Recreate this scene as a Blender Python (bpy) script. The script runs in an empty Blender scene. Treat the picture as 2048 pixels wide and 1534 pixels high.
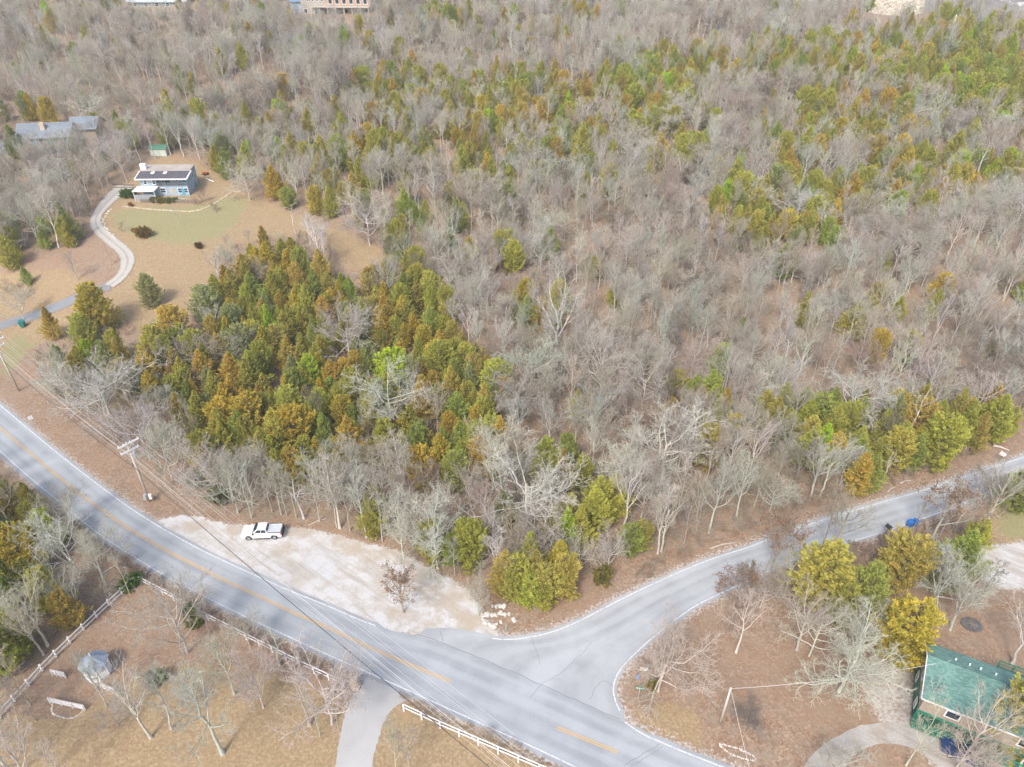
import bpy, bmesh, math, random
import numpy as np
from mathutils import Vector, Matrix

# ------------------------------------------------------------------ camera, sky, sun, exposure
SC = bpy.context.scene
COL = SC.collection
F_PX, CX, CY = 1422.0, 1024.0, 767.0          # photograph measured in its 2048 x 1534 pixels
CAM_H, PITCH = 78.0, math.radians(34.6)
cam_d = bpy.data.cameras.new("camera")
cam_d.sensor_width = 36.0
cam_d.lens = 36.0 * F_PX / 2048.0
cam_d.clip_start, cam_d.clip_end = 0.5, 9000.0
cam = bpy.data.objects.new("camera", cam_d)
COL.objects.link(cam)
cam.location = (0, 0, CAM_H)
cam.rotation_euler = (math.pi / 2 - PITCH, 0, 0)
SC.camera = cam

SUN_EL, SUN_AZ = math.radians(48), math.radians(205)   # azimuth clockwise from +Y
w = bpy.data.worlds.new("World")
SC.world = w
w.use_nodes = True
nt = w.node_tree
sky = nt.nodes.new("ShaderNodeTexSky")
sky.sky_type = 'NISHITA'
sky.sun_disc = False
sky.sun_elevation = SUN_EL
sky.sun_rotation = SUN_AZ
sky.air_density, sky.dust_density, sky.ozone_density = 1.0, 4.0, 1.0
bgn = nt.nodes["Background"]
nt.links.new(sky.outputs[0], bgn.inputs[0])
bgn.inputs[1].default_value = 0.15
sd = bpy.data.lights.new("sun", 'SUN')
sd.energy = 1.5
sd.angle = math.radians(10)
sd.color = (1.0, 0.95, 0.88)
sun = bpy.data.objects.new("sun", sd)
COL.objects.link(sun)
to_sun = Vector((math.sin(SUN_AZ) * math.cos(SUN_EL), math.cos(SUN_AZ) * math.cos(SUN_EL), math.sin(SUN_EL)))
sun.rotation_euler = to_sun.to_track_quat('Z', 'Y').to_euler()
SC.view_settings.view_transform = 'Standard'
SC.view_settings.look = 'None'
SC.view_settings.gamma = 1.0
SC.view_settings.use_curve_mapping = False
SC.view_settings.exposure = 0.92
try:
    SC.cycles.max_bounces = 5
    SC.cycles.diffuse_bounces = 3
    SC.cycles.transparent_max_bounces = 4
    SC.cycles.use_denoising = True
    SC.cycles.denoiser = 'OPENIMAGEDENOISE'
    SC.cycles.denoising_input_passes = 'RGB_ALBEDO_NORMAL'
    SC.cycles.denoising_prefilter = 'NONE'
except Exception:
    pass

rnd = random.Random(7)
NR = np.random.default_rng(11)

# ------------------------------------------------------------------ ground shape and pixel <-> ground
SP, CP = math.sin(PITCH), math.cos(PITCH)


def P0(px, py, z=0.0):
    """Point of the plane at height z seen at a pixel of the photograph."""
    u, v = (px - CX) / F_PX, (CY - py) / F_PX
    k = (CAM_H - z) / (SP - v * CP)
    return (u * k, k * (CP + v * SP), z)


def proj(x, y, z):
    zc = y * CP - (z - CAM_H) * SP
    up = y * SP + (z - CAM_H) * CP
    return CX + F_PX * x / zc, CY - F_PX * up / zc, zc


MAIN_U = [(0, 810), (60, 861), (130, 919), (227, 993), (295, 1040), (391, 1095), (469, 1132), (520, 1155), (577, 1181), (654, 1211), (718, 1240), (772, 1259),
          (834, 1272), (885, 1286), (1020, 1342), (1077, 1368), (1154, 1402), (1238, 1439), (1257, 1448), (1282, 1468), (1321, 1484), (1360, 1501), (1401, 1517), (1442, 1533)]
MAIN_L = [(0, 902), (52, 949), (112, 998), (146, 1027), (188, 1061), (235, 1093), (308, 1139), (365, 1170), (417, 1197), (500, 1238), (577, 1273), (654, 1309), (731, 1343),
          (821, 1383), (885, 1412), (962, 1447), (1020, 1473), (1077, 1499), (1144, 1531)]
MAIN_Y = [(0, 856), (73, 917), (146, 978), (209, 1024), (261, 1060), (326, 1098), (391, 1131), (456, 1164), (520, 1193), (577, 1221), (659, 1257), (731, 1291), (808, 1325), (901, 1363)]
YELLOW2 = [(1113, 1455), (1175, 1480), (1236, 1505)]
SIDE_U = [(834, 1266), (885, 1259), (937, 1268), (988, 1278), (1020, 1280), (1051, 1276), (1098, 1267), (1154, 1245), (1205, 1218), (1257, 1191), (1308, 1167), (1367, 1140), (1430, 1115),
          (1500, 1094), (1580, 1061), (1674, 1031), (1768, 1003), (1834, 985), (1901, 963), (1982, 935), (2048, 914)]
SIDE_L = [(1246, 1438), (1239, 1420), (1229, 1399), (1225, 1379), (1231, 1353), (1247, 1330), (1270, 1307), (1308, 1272), (1347, 1243), (1385, 1214), (1424, 1195), (1470, 1173),
          (1500, 1160), (1540, 1141), (1588, 1118), (1682, 1089), (1768, 1064), (1842, 1038), (1888, 1022), (1955, 998), (2003, 983), (2048, 968)]


def wpoly(pix):
    return np.array([P0(a, b)[:2] for a, b in pix])


def extend(p, m0=0.0, m1=0.0):
    q = list(map(np.asarray, p))
    if m0:
        d = q[0] - q[1]; q.insert(0, q[0] + d / np.linalg.norm(d) * m0)
    if m1:
        d = q[-1] - q[-2]; q.append(q[-1] + d / np.linalg.norm(d) * m1)
    return np.array(q)


def smooth_line(p, n, it=2):
    """Chaikin-rounded polyline resampled to n points by arc length."""
    p = np.asarray(p, float)
    for _ in range(it):
        a = p[:-1] * .75 + p[1:] * .25
        b = p[:-1] * .25 + p[1:] * .75
        p = np.vstack([p[:1], np.stack([a, b], 1).reshape(-1, p.shape[1]), p[-1:]])
    s = np.r_[0, np.cumsum(np.linalg.norm(np.diff(p, axis=0), axis=1))]
    t = np.linspace(0, s[-1], n)
    return np.stack([np.interp(t, s, p[:, k]) for k in range(p.shape[1])], 1)


W_MU = extend(wpoly(MAIN_U), 45, 45)
W_ML = extend(wpoly(MAIN_L), 45, 45)
W_MY = extend(wpoly(MAIN_Y), 45, 0)
W_SU = extend(np.vstack([wpoly([(842, 1292)]), wpoly(SIDE_U)]), 0, 60)
W_SL = extend(np.vstack([wpoly([(1232, 1458)]), wpoly(SIDE_L)]), 0, 60)


def seg_dist(x, y, line):
    """Distance from points to a polyline (arrays)."""
    best = np.full(np.shape(x), 1e9)
    for a, b in zip(line[:-1], line[1:]):
        d = b - a
        L2 = max(d @ d, 1e-9)
        t = np.clip(((x - a[0]) * d[0] + (y - a[1]) * d[1]) / L2, 0, 1)
        best = np.minimum(best, np.hypot(x - a[0] - t * d[0], y - a[1] - t * d[1]))
    return best


def in_poly(x, y, poly):
    x, y = np.asarray(x, float), np.asarray(y, float)
    inside = np.zeros(x.shape, bool)
    n = len(poly)
    for i in range(n):
        x0, y0 = poly[i]
        x1, y1 = poly[(i + 1) % n]
        if y0 == y1:
            continue
        c = ((y0 > y) != (y1 > y)) & (x < (x1 - x0) * (y - y0) / (y1 - y0) + x0)
        inside ^= c
    return inside


def sstep(t):
    t = np.clip(t, 0, 1)
    return t * t * (3 - 2 * t)


MAIN_MID = (smooth_line(W_MU, 40) + smooth_line(W_ML, 40)) / 2
SIDE_MID = (smooth_line(W_SU, 40) + smooth_line(W_SL, 40)) / 2


def height(x, y):
    """Terrain height: flat by the junction, a wooded hill behind it, a ridge, then a far valley."""
    x, y = np.asarray(x, float), np.asarray(y, float)
    y0 = 100 - 6 * sstep((x - 20) / 60)
    yc = 356 - 70 * sstep((x - 152) / 75) + 6 * np.sin(x / 37.0)
    t = np.minimum(y, yc) - y0
    g = np.where(t < 0, 0, np.where(t < 40, t * t / 80, t - 20))
    h = 0.17 * g
    und = (1.5 * np.sin(x / 33 + 1.1) * np.sin(y / 27 + .4) + .8 * np.sin(x / 13 + 2) * np.sin(y / 17 + x / 40)) * sstep((t - 15) / 70)
    h = h + und
    s = y - yc
    flat = 34 * (1 - sstep((x - 100) / 70)) + 4
    q = np.maximum(s - flat, 0)
    h = h - 0.42 * q * q / (q + 25)
    far = -62 + 12 * np.sin(x / 260 + 1) * np.cos(y / 310) + 7 * np.sin(x / 90 + y / 140) + 0.028 * np.maximum(y - 1300, 0)
    k = 14.0
    m = np.maximum(h, far)
    h = np.where(s > 0, m + k * np.log1p(np.exp(-np.abs(h - far) / k)) * sstep(s / 60), h)
    d = np.minimum(seg_dist(x, y, MAIN_MID), seg_dist(x, y, SIDE_MID))
    return h * sstep((d - 9) / 26)


def H(x, y):
    return float(height(np.array([x]), np.array([y]))[0])


_TS = np.r_[np.arange(45.0, 900.0, 1.5), np.arange(900.0, 4200.0, 8.0)]


def P(px, py, up=0.0):
    """Point of the terrain (raised by `up`) seen at a pixel."""
    u, v = (px - CX) / F_PX, (CY - py) / F_PX
    d = np.array([u, CP + v * SP, -SP + v * CP])
    X, Y, Z = d[0] * _TS, d[1] * _TS, CAM_H + d[2] * _TS
    below = np.nonzero(Z < height(X, Y) + up)[0]
    if len(below) == 0:
        return None
    i = below[0]
    a, b = (_TS[i - 1] if i else 30.0), _TS[i]
    for _ in range(18):
        m = (a + b) / 2
        if CAM_H + d[2] * m < H(d[0] * m, d[1] * m) + up:
            b = m
        else:
            a = m
    x, y = d[0] * b, d[1] * b
    return (x, y, H(x, y))


# ------------------------------------------------------------------ materials
def new_mat(name):
    m = bpy.data.materials.new(name)
    m.use_nodes = True
    n = m.node_tree.nodes
    return m, n, m.node_tree.links, n["Principled BSDF"]


def ramp(n, stops):
    r = n.new("ShaderNodeValToRGB")
    el = r.color_ramp.elements
    while len(el) < len(stops):
        el.new(0.5)
    for e, (p, c) in zip(el, stops):
        e.position = p
        e.color = (*c, 1)
    return r


def noise(n, l, vec, scale, detail=3, rough=.55):
    t = n.new("ShaderNodeTexNoise")
    t.inputs["Scale"].default_value = scale
    t.inputs["Detail"].default_value = detail
    t.inputs["Roughness"].default_value = rough
    if vec is not None:
        l.new(vec, t.inputs["Vector"])
    return t


def mixc(n, l, fac, a, b, mode='MIX'):
    x = n.new("ShaderNodeMix")
    x.data_type = 'RGBA'
    x.blend_type = mode
    for s, v in ((0, fac), (6, a), (7, b)):
        if isinstance(v, (int, float)):
            x.inputs[s].default_value = v
        elif isinstance(v, tuple):
            x.inputs[s].default_value = (*v, 1)
        else:
            l.new(v, x.inputs[s])
    return x.outputs[2]


def mathn(n, l, op, a, b=None, c=None, clamp=False):
    x = n.new("ShaderNodeMath")
    x.operation = op
    x.use_clamp = clamp
    for i, v in enumerate((a, b, c)):
        if v is None:
            continue
        if isinstance(v, (int, float)):
            x.inputs[i].default_value = v
        else:
            l.new(v, x.inputs[i])
    return x.outputs[0]


def plain(name, col, rough=.7, var=.12, scale=2.5, metal=0.0):
    """Paint, wood or metal with a little uneven weathering."""
    m, n, l, b = new_mat(name)
    co = n.new("ShaderNodeTexCoord")
    t = noise(n, l, co.outputs["Object"], scale, 5, .65)
    lo = tuple(c * (1 - var) for c in col)
    hi = tuple(min(c * (1 + var), .95) for c in col)
    r = ramp(n, [(.3, lo), (.7, hi)])
    l.new(t.outputs[0], r.inputs[0])
    l.new(r.outputs[0], b.inputs["Base Color"])
    b.inputs["Roughness"].default_value = rough
    b.inputs["Metallic"].default_value = metal
    return m


def boarded(name, col, step=.2, axis=2, rough=.7, depth=.25):
    """Siding: thin dark joints every `step` metres along an object axis."""
    m, n, l, b = new_mat(name)
    co = n.new("ShaderNodeTexCoord")
    sx = n.new("ShaderNodeSeparateXYZ")
    l.new(co.outputs["Object"], sx.inputs[0])
    f = mathn(n, l, 'FRACT', mathn(n, l, 'DIVIDE', sx.outputs[axis], step))
    j = mathn(n, l, 'LESS_THAN', f, .12)
    t = noise(n, l, co.outputs["Object"], 1.4, 5, .6)
    r = ramp(n, [(.3, tuple(c * .86 for c in col)), (.7, tuple(min(.95, c * 1.1) for c in col))])
    l.new(t.outputs[0], r.inputs[0])
    out = mixc(n, l, mathn(n, l, 'MULTIPLY', j, depth), r.outputs[0], tuple(c * .35 for c in col))
    l.new(out, b.inputs["Base Color"])
    b.inputs["Roughness"].default_value = rough
    return m


def shingle(name, a, c, d, sx=.35, sz=.16):
    m, n, l, b = new_mat(name)
    co = n.new("ShaderNodeTexCoord")
    mp = n.new("ShaderNodeMapping")
    mp.inputs["Scale"].default_value = (1 / sx, 1 / sz, 1 / sz)
    l.new(co.outputs["Object"], mp.inputs[0])
    v = n.new("ShaderNodeTexVoronoi")
    v.inputs["Scale"].default_value = 1.0
    l.new(mp.outputs[0], v.inputs["Vector"])
    s = n.new("ShaderNodeSeparateColor")
    l.new(v.outputs["Color"], s.inputs[0])
    r = ramp(n, [(.1, a), (.5, c), (.9, d)])
    l.new(s.outputs[0], r.inputs[0])
    t = noise(n, l, co.outputs["Object"], .35, 4)
    out = mixc(n, l, .35, r.outputs[0], ramp_from(n, l, t.outputs[0], [(.35, tuple(x * .7 for x in c)), (.65, tuple(min(.9, x * 1.25) for x in c))]))
    l.new(out, b.inputs["Base Color"])
    b.inputs["Roughness"].default_value = .85
    return m


def ramp_from(n, l, val, stops):
    r = ramp(n, stops)
    l.new(val, r.inputs[0])
    return r.outputs[0]


def ground_material():
    m, n, l, b = new_mat("ground")
    g = n.new("ShaderNodeNewGeometry").outputs["Position"]
    att = {}
    for k in ("lawn", "green", "gravel", "wood", "far"):
        a = n.new("ShaderNodeAttribute")
        a.attribute_name = k
        att[k] = a.outputs["Fac"]
    vor = n.new("ShaderNodeTexVoronoi"); vor.inputs["Scale"].default_value = 4.2
    l.new(g, vor.inputs["Vector"])
    vs = n.new("ShaderNodeSeparateColor"); l.new(vor.outputs["Color"], vs.inputs[0])
    vor2 = n.new("ShaderNodeTexVoronoi"); vor2.inputs["Scale"].default_value = 1.7
    l.new(g, vor2.inputs["Vector"])
    vs2 = n.new("ShaderNodeSeparateColor"); l.new(vor2.outputs["Color"], vs2.inputs[0])
    n_l = noise(n, l, g, .09, 5).outputs[0]
    n_m = noise(n, l, g, .55, 5, .65).outputs[0]
    n_s = noise(n, l, g, 2.6, 4, .7).outputs[0]
    # leaf litter on open verges
    leaf = ramp_from(n, l, vs.outputs[0], [(.0, (.15, .092, .056)), (.35, (.235, .145, .085)), (.7, (.31, .195, .112)), (1.0, (.42, .32, .23))])
    leaf2 = ramp_from(n, l, vs2.outputs[1], [(.0, (.19, .122, .086)), (.6, (.265, .172, .118)), (1.0, (.33, .26, .20))])
    litter = mixc(n, l, .4, leaf, leaf2)
    litter = mixc(n, l, ramp_from(n, l, n_m, [(.42, (0, 0, 0)), (.68, (.75, .75, .75))]), litter, (.255, .218, .165))
    litter = mixc(n, l, ramp_from(n, l, n_l, [(.40, (0, 0, 0)), (.62, (.5, .5, .5))]), litter, (.285, .19, .122))
    # wood floor: redder, with grey brush tones
    wood = mixc(n, l, ramp_from(n, l, n_m, [(.38, (0, 0, 0)), (.65, (.8, .8, .8))]), mixc(n, l, .4, leaf, (.255, .180, .122)), (.235, .20, .15))
    # dry lawn
    lawn = ramp_from(n, l, n_s, [(.3, (.215, .165, .09)), (.52, (.285, .222, .122)), (.75, (.35, .285, .17))])
    lawn = mixc(n, l, ramp_from(n, l, n_m, [(.48, (0, 0, 0)), (.7, (.7, .7, .7))]), lawn, (.285, .19, .115))
    lawn = mixc(n, l, .3, lawn, mixc(n, l, 1.0, leaf, (1.25, 1.25, 1.15), 'MULTIPLY'))
    grn = ramp_from(n, l, n_s, [(.3, (.19, .195, .085)), (.7, (.29, .28, .135))])
    # crushed limestone
    gra = ramp_from(n, l, n_s, [(.3, (.30, .27, .24)), (.5, (.42, .395, .365)), (.7, (.50, .48, .455))])
    gra = mixc(n, l, ramp_from(n, l, n_m, [(.5, (0, 0, 0)), (.72, (.8, .8, .8))]), gra, (.32, .24, .17))
    # distant country
    far = ramp_from(n, l, noise(n, l, g, .012, 8, .7).outputs[0], [(.35, (.10, .085, .075)), (.5, (.19, .16, .14)), (.65, (.15, .15, .085))])

    def soft(f, nz, wdt=.55):
        s = mathn(n, l, 'ADD', f, mathn(n, l, 'MULTIPLY', mathn(n, l, 'SUBTRACT', nz, .5), wdt * 2.2))
        mr = n.new("ShaderNodeMapRange"); mr.interpolation_type = 'SMOOTHSTEP'
        mr.inputs[1].default_value, mr.inputs[2].default_value = .3, .7
        l.new(s, mr.inputs[0])
        zero = mathn(n, l, 'GREATER_THAN', f, .01)
        return mathn(n, l, 'MULTIPLY', mr.outputs[0], zero)
    c = mixc(n, l, soft(att["wood"], n_m), litter, wood)
    c = mixc(n, l, soft(att["lawn"], n_m), c, lawn)
    c = mixc(n, l, soft(att["green"], n_m, .8), c, mixc(n, l, .25, grn, lawn))
    c = mixc(n, l, soft(att["gravel"], n_s, .9), c, gra)
    c = mixc(n, l, att["far"], c, far)
    l.new(c, b.inputs["Base Color"])
    b.inputs["Roughness"].default_value = .95
    bmp = n.new("ShaderNodeBump"); bmp.inputs["Strength"].default_value = .7; bmp.inputs["Distance"].default_value = .12
    l.new(n_s, bmp.inputs["Height"]); l.new(bmp.outputs[0], b.inputs["Normal"])
    return m


def asphalt(name, base, streak=True):
    m, n, l, b = new_mat(name)
    g = n.new("ShaderNodeNewGeometry").outputs["Position"]
    uv = n.new("ShaderNodeUVMap"); uv.uv_map = "lane"
    mp = n.new("ShaderNodeMapping"); mp.inputs["Scale"].default_value = (.035, 9, 1)
    l.new(uv.outputs[0], mp.inputs[0])
    st = noise(n, l, mp.outputs[0], 1.0, 4, .6).outputs[0]
    fine = noise(n, l, g, 9.0, 3, .8).outputs[0]
    big = noise(n, l, g, .16, 5, .6).outputs[0]
    c = ramp_from(n, l, fine, [(.3, tuple(x * .86 for x in base)), (.7, tuple(x * 1.12 for x in base))])
    if streak:
        sepv = n.new("ShaderNodeSeparateXYZ"); l.new(uv.outputs[0], sepv.inputs[0])
        # tyre-polished paths: two per lane
        wv = mathn(n, l, 'COSINE', mathn(n, l, 'MULTIPLY', sepv.outputs[1], 2 * math.pi * 4))
        band = mathn(n, l, 'ADD', mathn(n, l, 'MULTIPLY', wv, .16), mathn(n, l, 'MULTIPLY', st, .9), clamp=True)
        c = mixc(n, l, ramp_from(n, l, band, [(.28, (0, 0, 0)), (.66, (.75, .75, .75))]), c, tuple(x * .73 for x in base))
    c = mixc(n, l, ramp_from(n, l, big, [(.42, (0, 0, 0)), (.7, (.6, .6, .6))]), c, tuple(min(.6, x * 1.28) for x in base))
    l.new(c, b.inputs["Base Color"])
    b.inputs["Roughness"].default_value = .8
    return m


def worn_paint(name, col, wear=.45):
    m, n, l, b = new_mat(name)
    g = n.new("ShaderNodeNewGeometry").outputs["Position"]
    t = noise(n, l, g, 3.5, 5, .75).outputs[0]
    l.new(ramp_from(n, l, t, [(wear - .08, (.24, .245, .25)), (wear + .1, col)]), b.inputs["Base Color"])
    b.inputs["Roughness"].default_value = .7
    return m


def gravel_mat(name, pale, dirt, dirt_at=.52, blobs=(), soil=(.37, .315, .25)):
    m, n, l, b = new_mat(name)
    g = n.new("ShaderNodeNewGeometry").outputs["Position"]
    fine = noise(n, l, g, 5.0, 4, .8).outputs[0]
    mid = noise(n, l, g, .42, 6, .68).outputs[0]
    mr0 = n.new("ShaderNodeMapping"); mr0.inputs["Rotation"].default_value = (0, 0, .62)
    l.new(g, mr0.inputs[0])
    mp = n.new("ShaderNodeMapping"); mp.inputs["Scale"].default_value = (.07, .8, 1)
    l.new(mr0.outputs[0], mp.inputs[0])
    trk = noise(n, l, mp.outputs[0], 1.2, 5, .65).outputs[0]
    c = ramp_from(n, l, fine, [(.3, tuple(x * .72 for x in pale)), (.55, pale), (.8, tuple(min(.85, x * 1.15) for x in pale))])
    c = mixc(n, l, ramp_from(n, l, mid, [(dirt_at, (0, 0, 0)), (dirt_at + .16, (.85, .85, .85))]), c, dirt)
    c = mixc(n, l, ramp_from(n, l, trk, [(.5, (0, 0, 0)), (.64, (.8, .8, .8))]), c, tuple(x * .86 for x in dirt))
    for bx, by, br in blobs:        # worn patches where the soil shows through
        dd = n.new("ShaderNodeVectorMath"); dd.operation = 'DISTANCE'
        l.new(g, dd.inputs[0]); dd.inputs[1].default_value = (bx, by, 0)
        q = mathn(n, l, 'SUBTRACT', 1.0, mathn(n, l, 'DIVIDE', dd.outputs["Value"], br))
        q = mathn(n, l, 'ADD', q, mathn(n, l, 'MULTIPLY', mathn(n, l, 'SUBTRACT', mid, .5), 2.6))
        mr = n.new("ShaderNodeMapRange"); mr.interpolation_type = 'SMOOTHSTEP'
        mr.inputs[1].default_value, mr.inputs[2].default_value, mr.inputs[4].default_value = .15, .9, .7
        l.new(q, mr.inputs[0])
        c = mixc(n, l, mr.outputs[0], c, mixc(n, l, fine, tuple(x * .75 for x in soil), tuple(min(.6, x * 1.35) for x in soil)))
    l.new(c, b.inputs["Base Color"])
    b.inputs["Roughness"].default_value = .95
    bmp = n.new("ShaderNodeBump"); bmp.inputs["Strength"].default_value = .5; bmp.inputs["Distance"].default_value = .06
    l.new(fine, bmp.inputs["Height"]); l.new(bmp.outputs[0], b.inputs["Normal"])
    return m


def two_track(name):
    m, n, l, b = new_mat(name)
    g = n.new("ShaderNodeNewGeometry").outputs["Position"]
    uv = n.new("ShaderNodeUVMap"); uv.uv_map = "lane"
    s = n.new("ShaderNodeSeparateXYZ"); l.new(uv.outputs[0], s.inputs[0])
    fine = noise(n, l, g, 4.0, 4, .75).outputs[0]
    mid = noise(n, l, g, .5, 4, .6).outputs[0]
    c = ramp_from(n, l, fine, [(.3, (.33, .315, .285)), (.7, (.46, .445, .42))])
    wv = mathn(n, l, 'COSINE', mathn(n, l, 'MULTIPLY', s.outputs[1], 4 * math.pi))
    f = mathn(n, l, 'ADD', mathn(n, l, 'MULTIPLY', wv, .5), mathn(n, l, 'MULTIPLY', mid, .9), clamp=True)
    c = mixc(n, l, ramp_from(n, l, f, [(.5, (0, 0, 0)), (.95, (.7, .7, .7))]), c, (.27, .235, .17))
    l.new(c, b.inputs["Base Color"])
    b.inputs["Roughness"].default_value = .95
    return m


def tint_node(n):
    a = n.new("ShaderNodeAttribute")
    a.attribute_type = 'INSTANCER'
    a.attribute_name = "tint"
    return a.outputs["Color"]


def bark_mat(name, fac=(1, 1, 1)):
    m, n, l, b = new_mat(name)
    t = tint_node(n)
    co = n.new("ShaderNodeTexCoord")
    mp = n.new("ShaderNodeMapping"); mp.inputs["Scale"].default_value = (3, 3, .8)
    l.new(co.outputs["Object"], mp.inputs[0])
    nz = noise(n, l, mp.outputs[0], 1.5, 5, .7).outputs[0]
    r = ramp_from(n, l, nz, [(.3, tuple(.6 * x for x in fac)), (.55, fac), (.75, tuple(1.25 * x for x in fac))])
    l.new(mixc(n, l, 1.0, t, r, 'MULTIPLY'), b.inputs["Base Color"])
    b.inputs["Roughness"].default_value = .9
    return m


def foliage_mat(name, second=(.42, .45, .11), amount=.6):
    m, n, l, b = new_mat(name)
    t = tint_node(n)
    a = n.new("ShaderNodeAttribute"); a.attribute_name = "tuft"
    s = n.new("ShaderNodeSeparateColor"); l.new(a.outputs["Color"], s.inputs[0])
    f = mathn(n, l, 'MULTIPLY', s.outputs[0], amount)
    c = mixc(n, l, f, t, second)
    k = ramp_from(n, l, s.outputs[1], [(0, (.62, .62, .62)), (1, (1.35, 1.35, 1.35))])
    c = mixc(n, l, 1.0, c, k, 'MULTIPLY')
    l.new(c, b.inputs["Base Color"])
    b.inputs["Roughness"].default_value = .75
    b.inputs["Specular IOR Level"].default_value = .25
    tr = n.new("ShaderNodeBsdfTranslucent")
    l.new(c, tr.inputs[0])
    mx = n.new("ShaderNodeMixShader"); mx.inputs[0].default_value = .38
    l.new(b.outputs[0], mx.inputs[1]); l.new(tr.outputs[0], mx.inputs[2])
    l.new(mx.outputs[0], n["Material Output"].inputs[0])
    return m


M = dict(
    ground=ground_material(),
    road=asphalt("asphalt", (.325, .35, .37)),
    side=asphalt("worn asphalt", (.355, .375, .39)),
    drive=asphalt("drive concrete", (.36, .36, .355), False),
    dark_drive=asphalt("dark drive", (.20, .21, .225), False),
    drive_track=two_track("two-track gravel"),
    white_line=worn_paint("white line paint", (.64, .65, .655), .42),
    yellow_line=worn_paint("yellow line paint", (.60, .37, .10), .36),
    crack=plain("road crack", (.19, .20, .205), .9),
    lot=gravel_mat("limestone gravel", (.54, .54, .54), (.40, .365, .315), .43, [(*P0(x, y)[:2], r) for x, y, r in ((905, 1195, 6.5), (930, 1240, 4), (805, 1225, 3), (470, 1062, 3), (600, 1064, 4), (700, 1086, 4), (770, 1110, 3.5), (560, 1100, 2.4), (840, 1150, 4), (390, 1046, 2.5))]),
    track=gravel_mat("gravel track", (.42, .40, .375), (.31, .265, .21), .48),
    white=plain("white paint", (.80, .80, .81), .5, .05),
    offwhite=plain("aged white paint", (.66, .66, .65), .6, .1),
    wood_pole=plain("pole wood", (.50, .46, .40), .9, .25, 3),
    pale_wood=plain("pale wood", (.48, .44, .39), .85, .15, 3),
    metal=plain("galvanised metal", (.50, .52, .54), .45, .08, 3, .4),
    wire=plain("bare wire", (.45, .45, .46), .5, .05),
    cable=plain("black cable", (.05, .05, .055), .6, .1),
    black=plain("black rubber", (.025, .025, .027), .8, .2),
    glass=plain("dark glass", (.03, .045, .06), .12, .1),
    truck=plain("white car paint", (.76, .78, .80), .25, .03),
    rim=plain("alloy", (.40, .41, .43), .35, .1, 5, .6),
    red=plain("red lens", (.55, .03, .03), .3, .1),
    chrome=plain("bumper metal", (.45, .46, .48), .3, .1, 3, .7),
    bluecar=plain("blue car paint", (.015, .045, .15), .25, .1),
    teal=plain("teal plastic", (.01, .17, .16), .5, .1),
    bluebin=plain("blue plastic", (.02, .15, .46), .5, .1),
    sign_green=plain("sign green", (.02, .30, .20), .5, .05),
    blue_cloth=plain("blue fabric", (.16, .28, .60), .7, .1),
    yellow=plain("yellow post", (.45, .33, .05), .6, .15),
    rock=plain("limestone", (.56, .53, .49), .95, .25, 1.2),
    bank=plain("quarried bank rock", (.44, .40, .335), .95, .3, .6),
    rock_tan=plain("tan rock", (.50, .42, .31), .95, .25, 1.2),
    log=plain("old timber", (.20, .165, .14), .95, .3, 2),
    ash=plain("fire ash", (.12, .115, .115), 1, .35, 2.5),
    blue_siding=boarded("blue siding", (.31, .42, .52), .22, 2),
    blue_shade=plain("teal door", (.06, .33, .42), .5, .1),
    charcoal=shingle("charcoal shingle", (.06, .055, .07), (.085, .08, .095), (.12, .11, .125)),
    tan_roof=shingle("tan shingle", (.30, .265, .235), (.36, .32, .285), (.42, .375, .33)),
    grey_roof=shingle("grey shingle", (.13, .155, .185), (.17, .20, .235), (.22, .25, .285)),
    green_roof=shingle("green shingle", (.07, .16, .142), (.12, .24, .208), (.18, .31, .268)),
    gaz_roof=shingle("slate shingle", (.17, .215, .27), (.23, .28, .345), (.31, .36, .42)),
    tan_siding=boarded("tan siding", (.36, .30, .24), .2, 0, .75, .2),
    green_siding=boarded("green siding", (.012, .15, .095), .3, 0, .6, .35),
    green_paint=plain("green paint", (.015, .20, .125), .6, .15),
    green_deck=boarded("green deck boards", (.03, .13, .09), .15, 1, .7, .4),
    mint=boarded("mint siding", (.52, .60, .53), .3, 0, .7, .15),
    shed_green=plain("shed roof green", (.08, .22, .15), .7, .15),
    cream=boarded("cream siding", (.36, .335, .29), .25, 2, .7, .15),
    orange_wood=boarded("stained wood", (.42, .27, .17), .25, 0, .7, .25),
    grey_fence=boarded("grey boards", (.30, .335, .36), .2, 0, .8, .5),
    ply=plain("plywood", (.52, .38, .22), .8, .12),
    orange_paint=plain("orange paint", (.55, .13, .04), .5, .2),
    bark=bark_mat("bark", (1.05, 1.05, 1.03)), twig=bark_mat("twig", (.96, .935, .885)),
    cedar=foliage_mat("cedar spray"),
    leaf=foliage_mat("dry oak leaf", (.24, .13, .06), .5),
    shrub=foliage_mat("shrub leaf", (.085, .15, .025), .5),
)

# ------------------------------------------------------------------ mesh helpers


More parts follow.
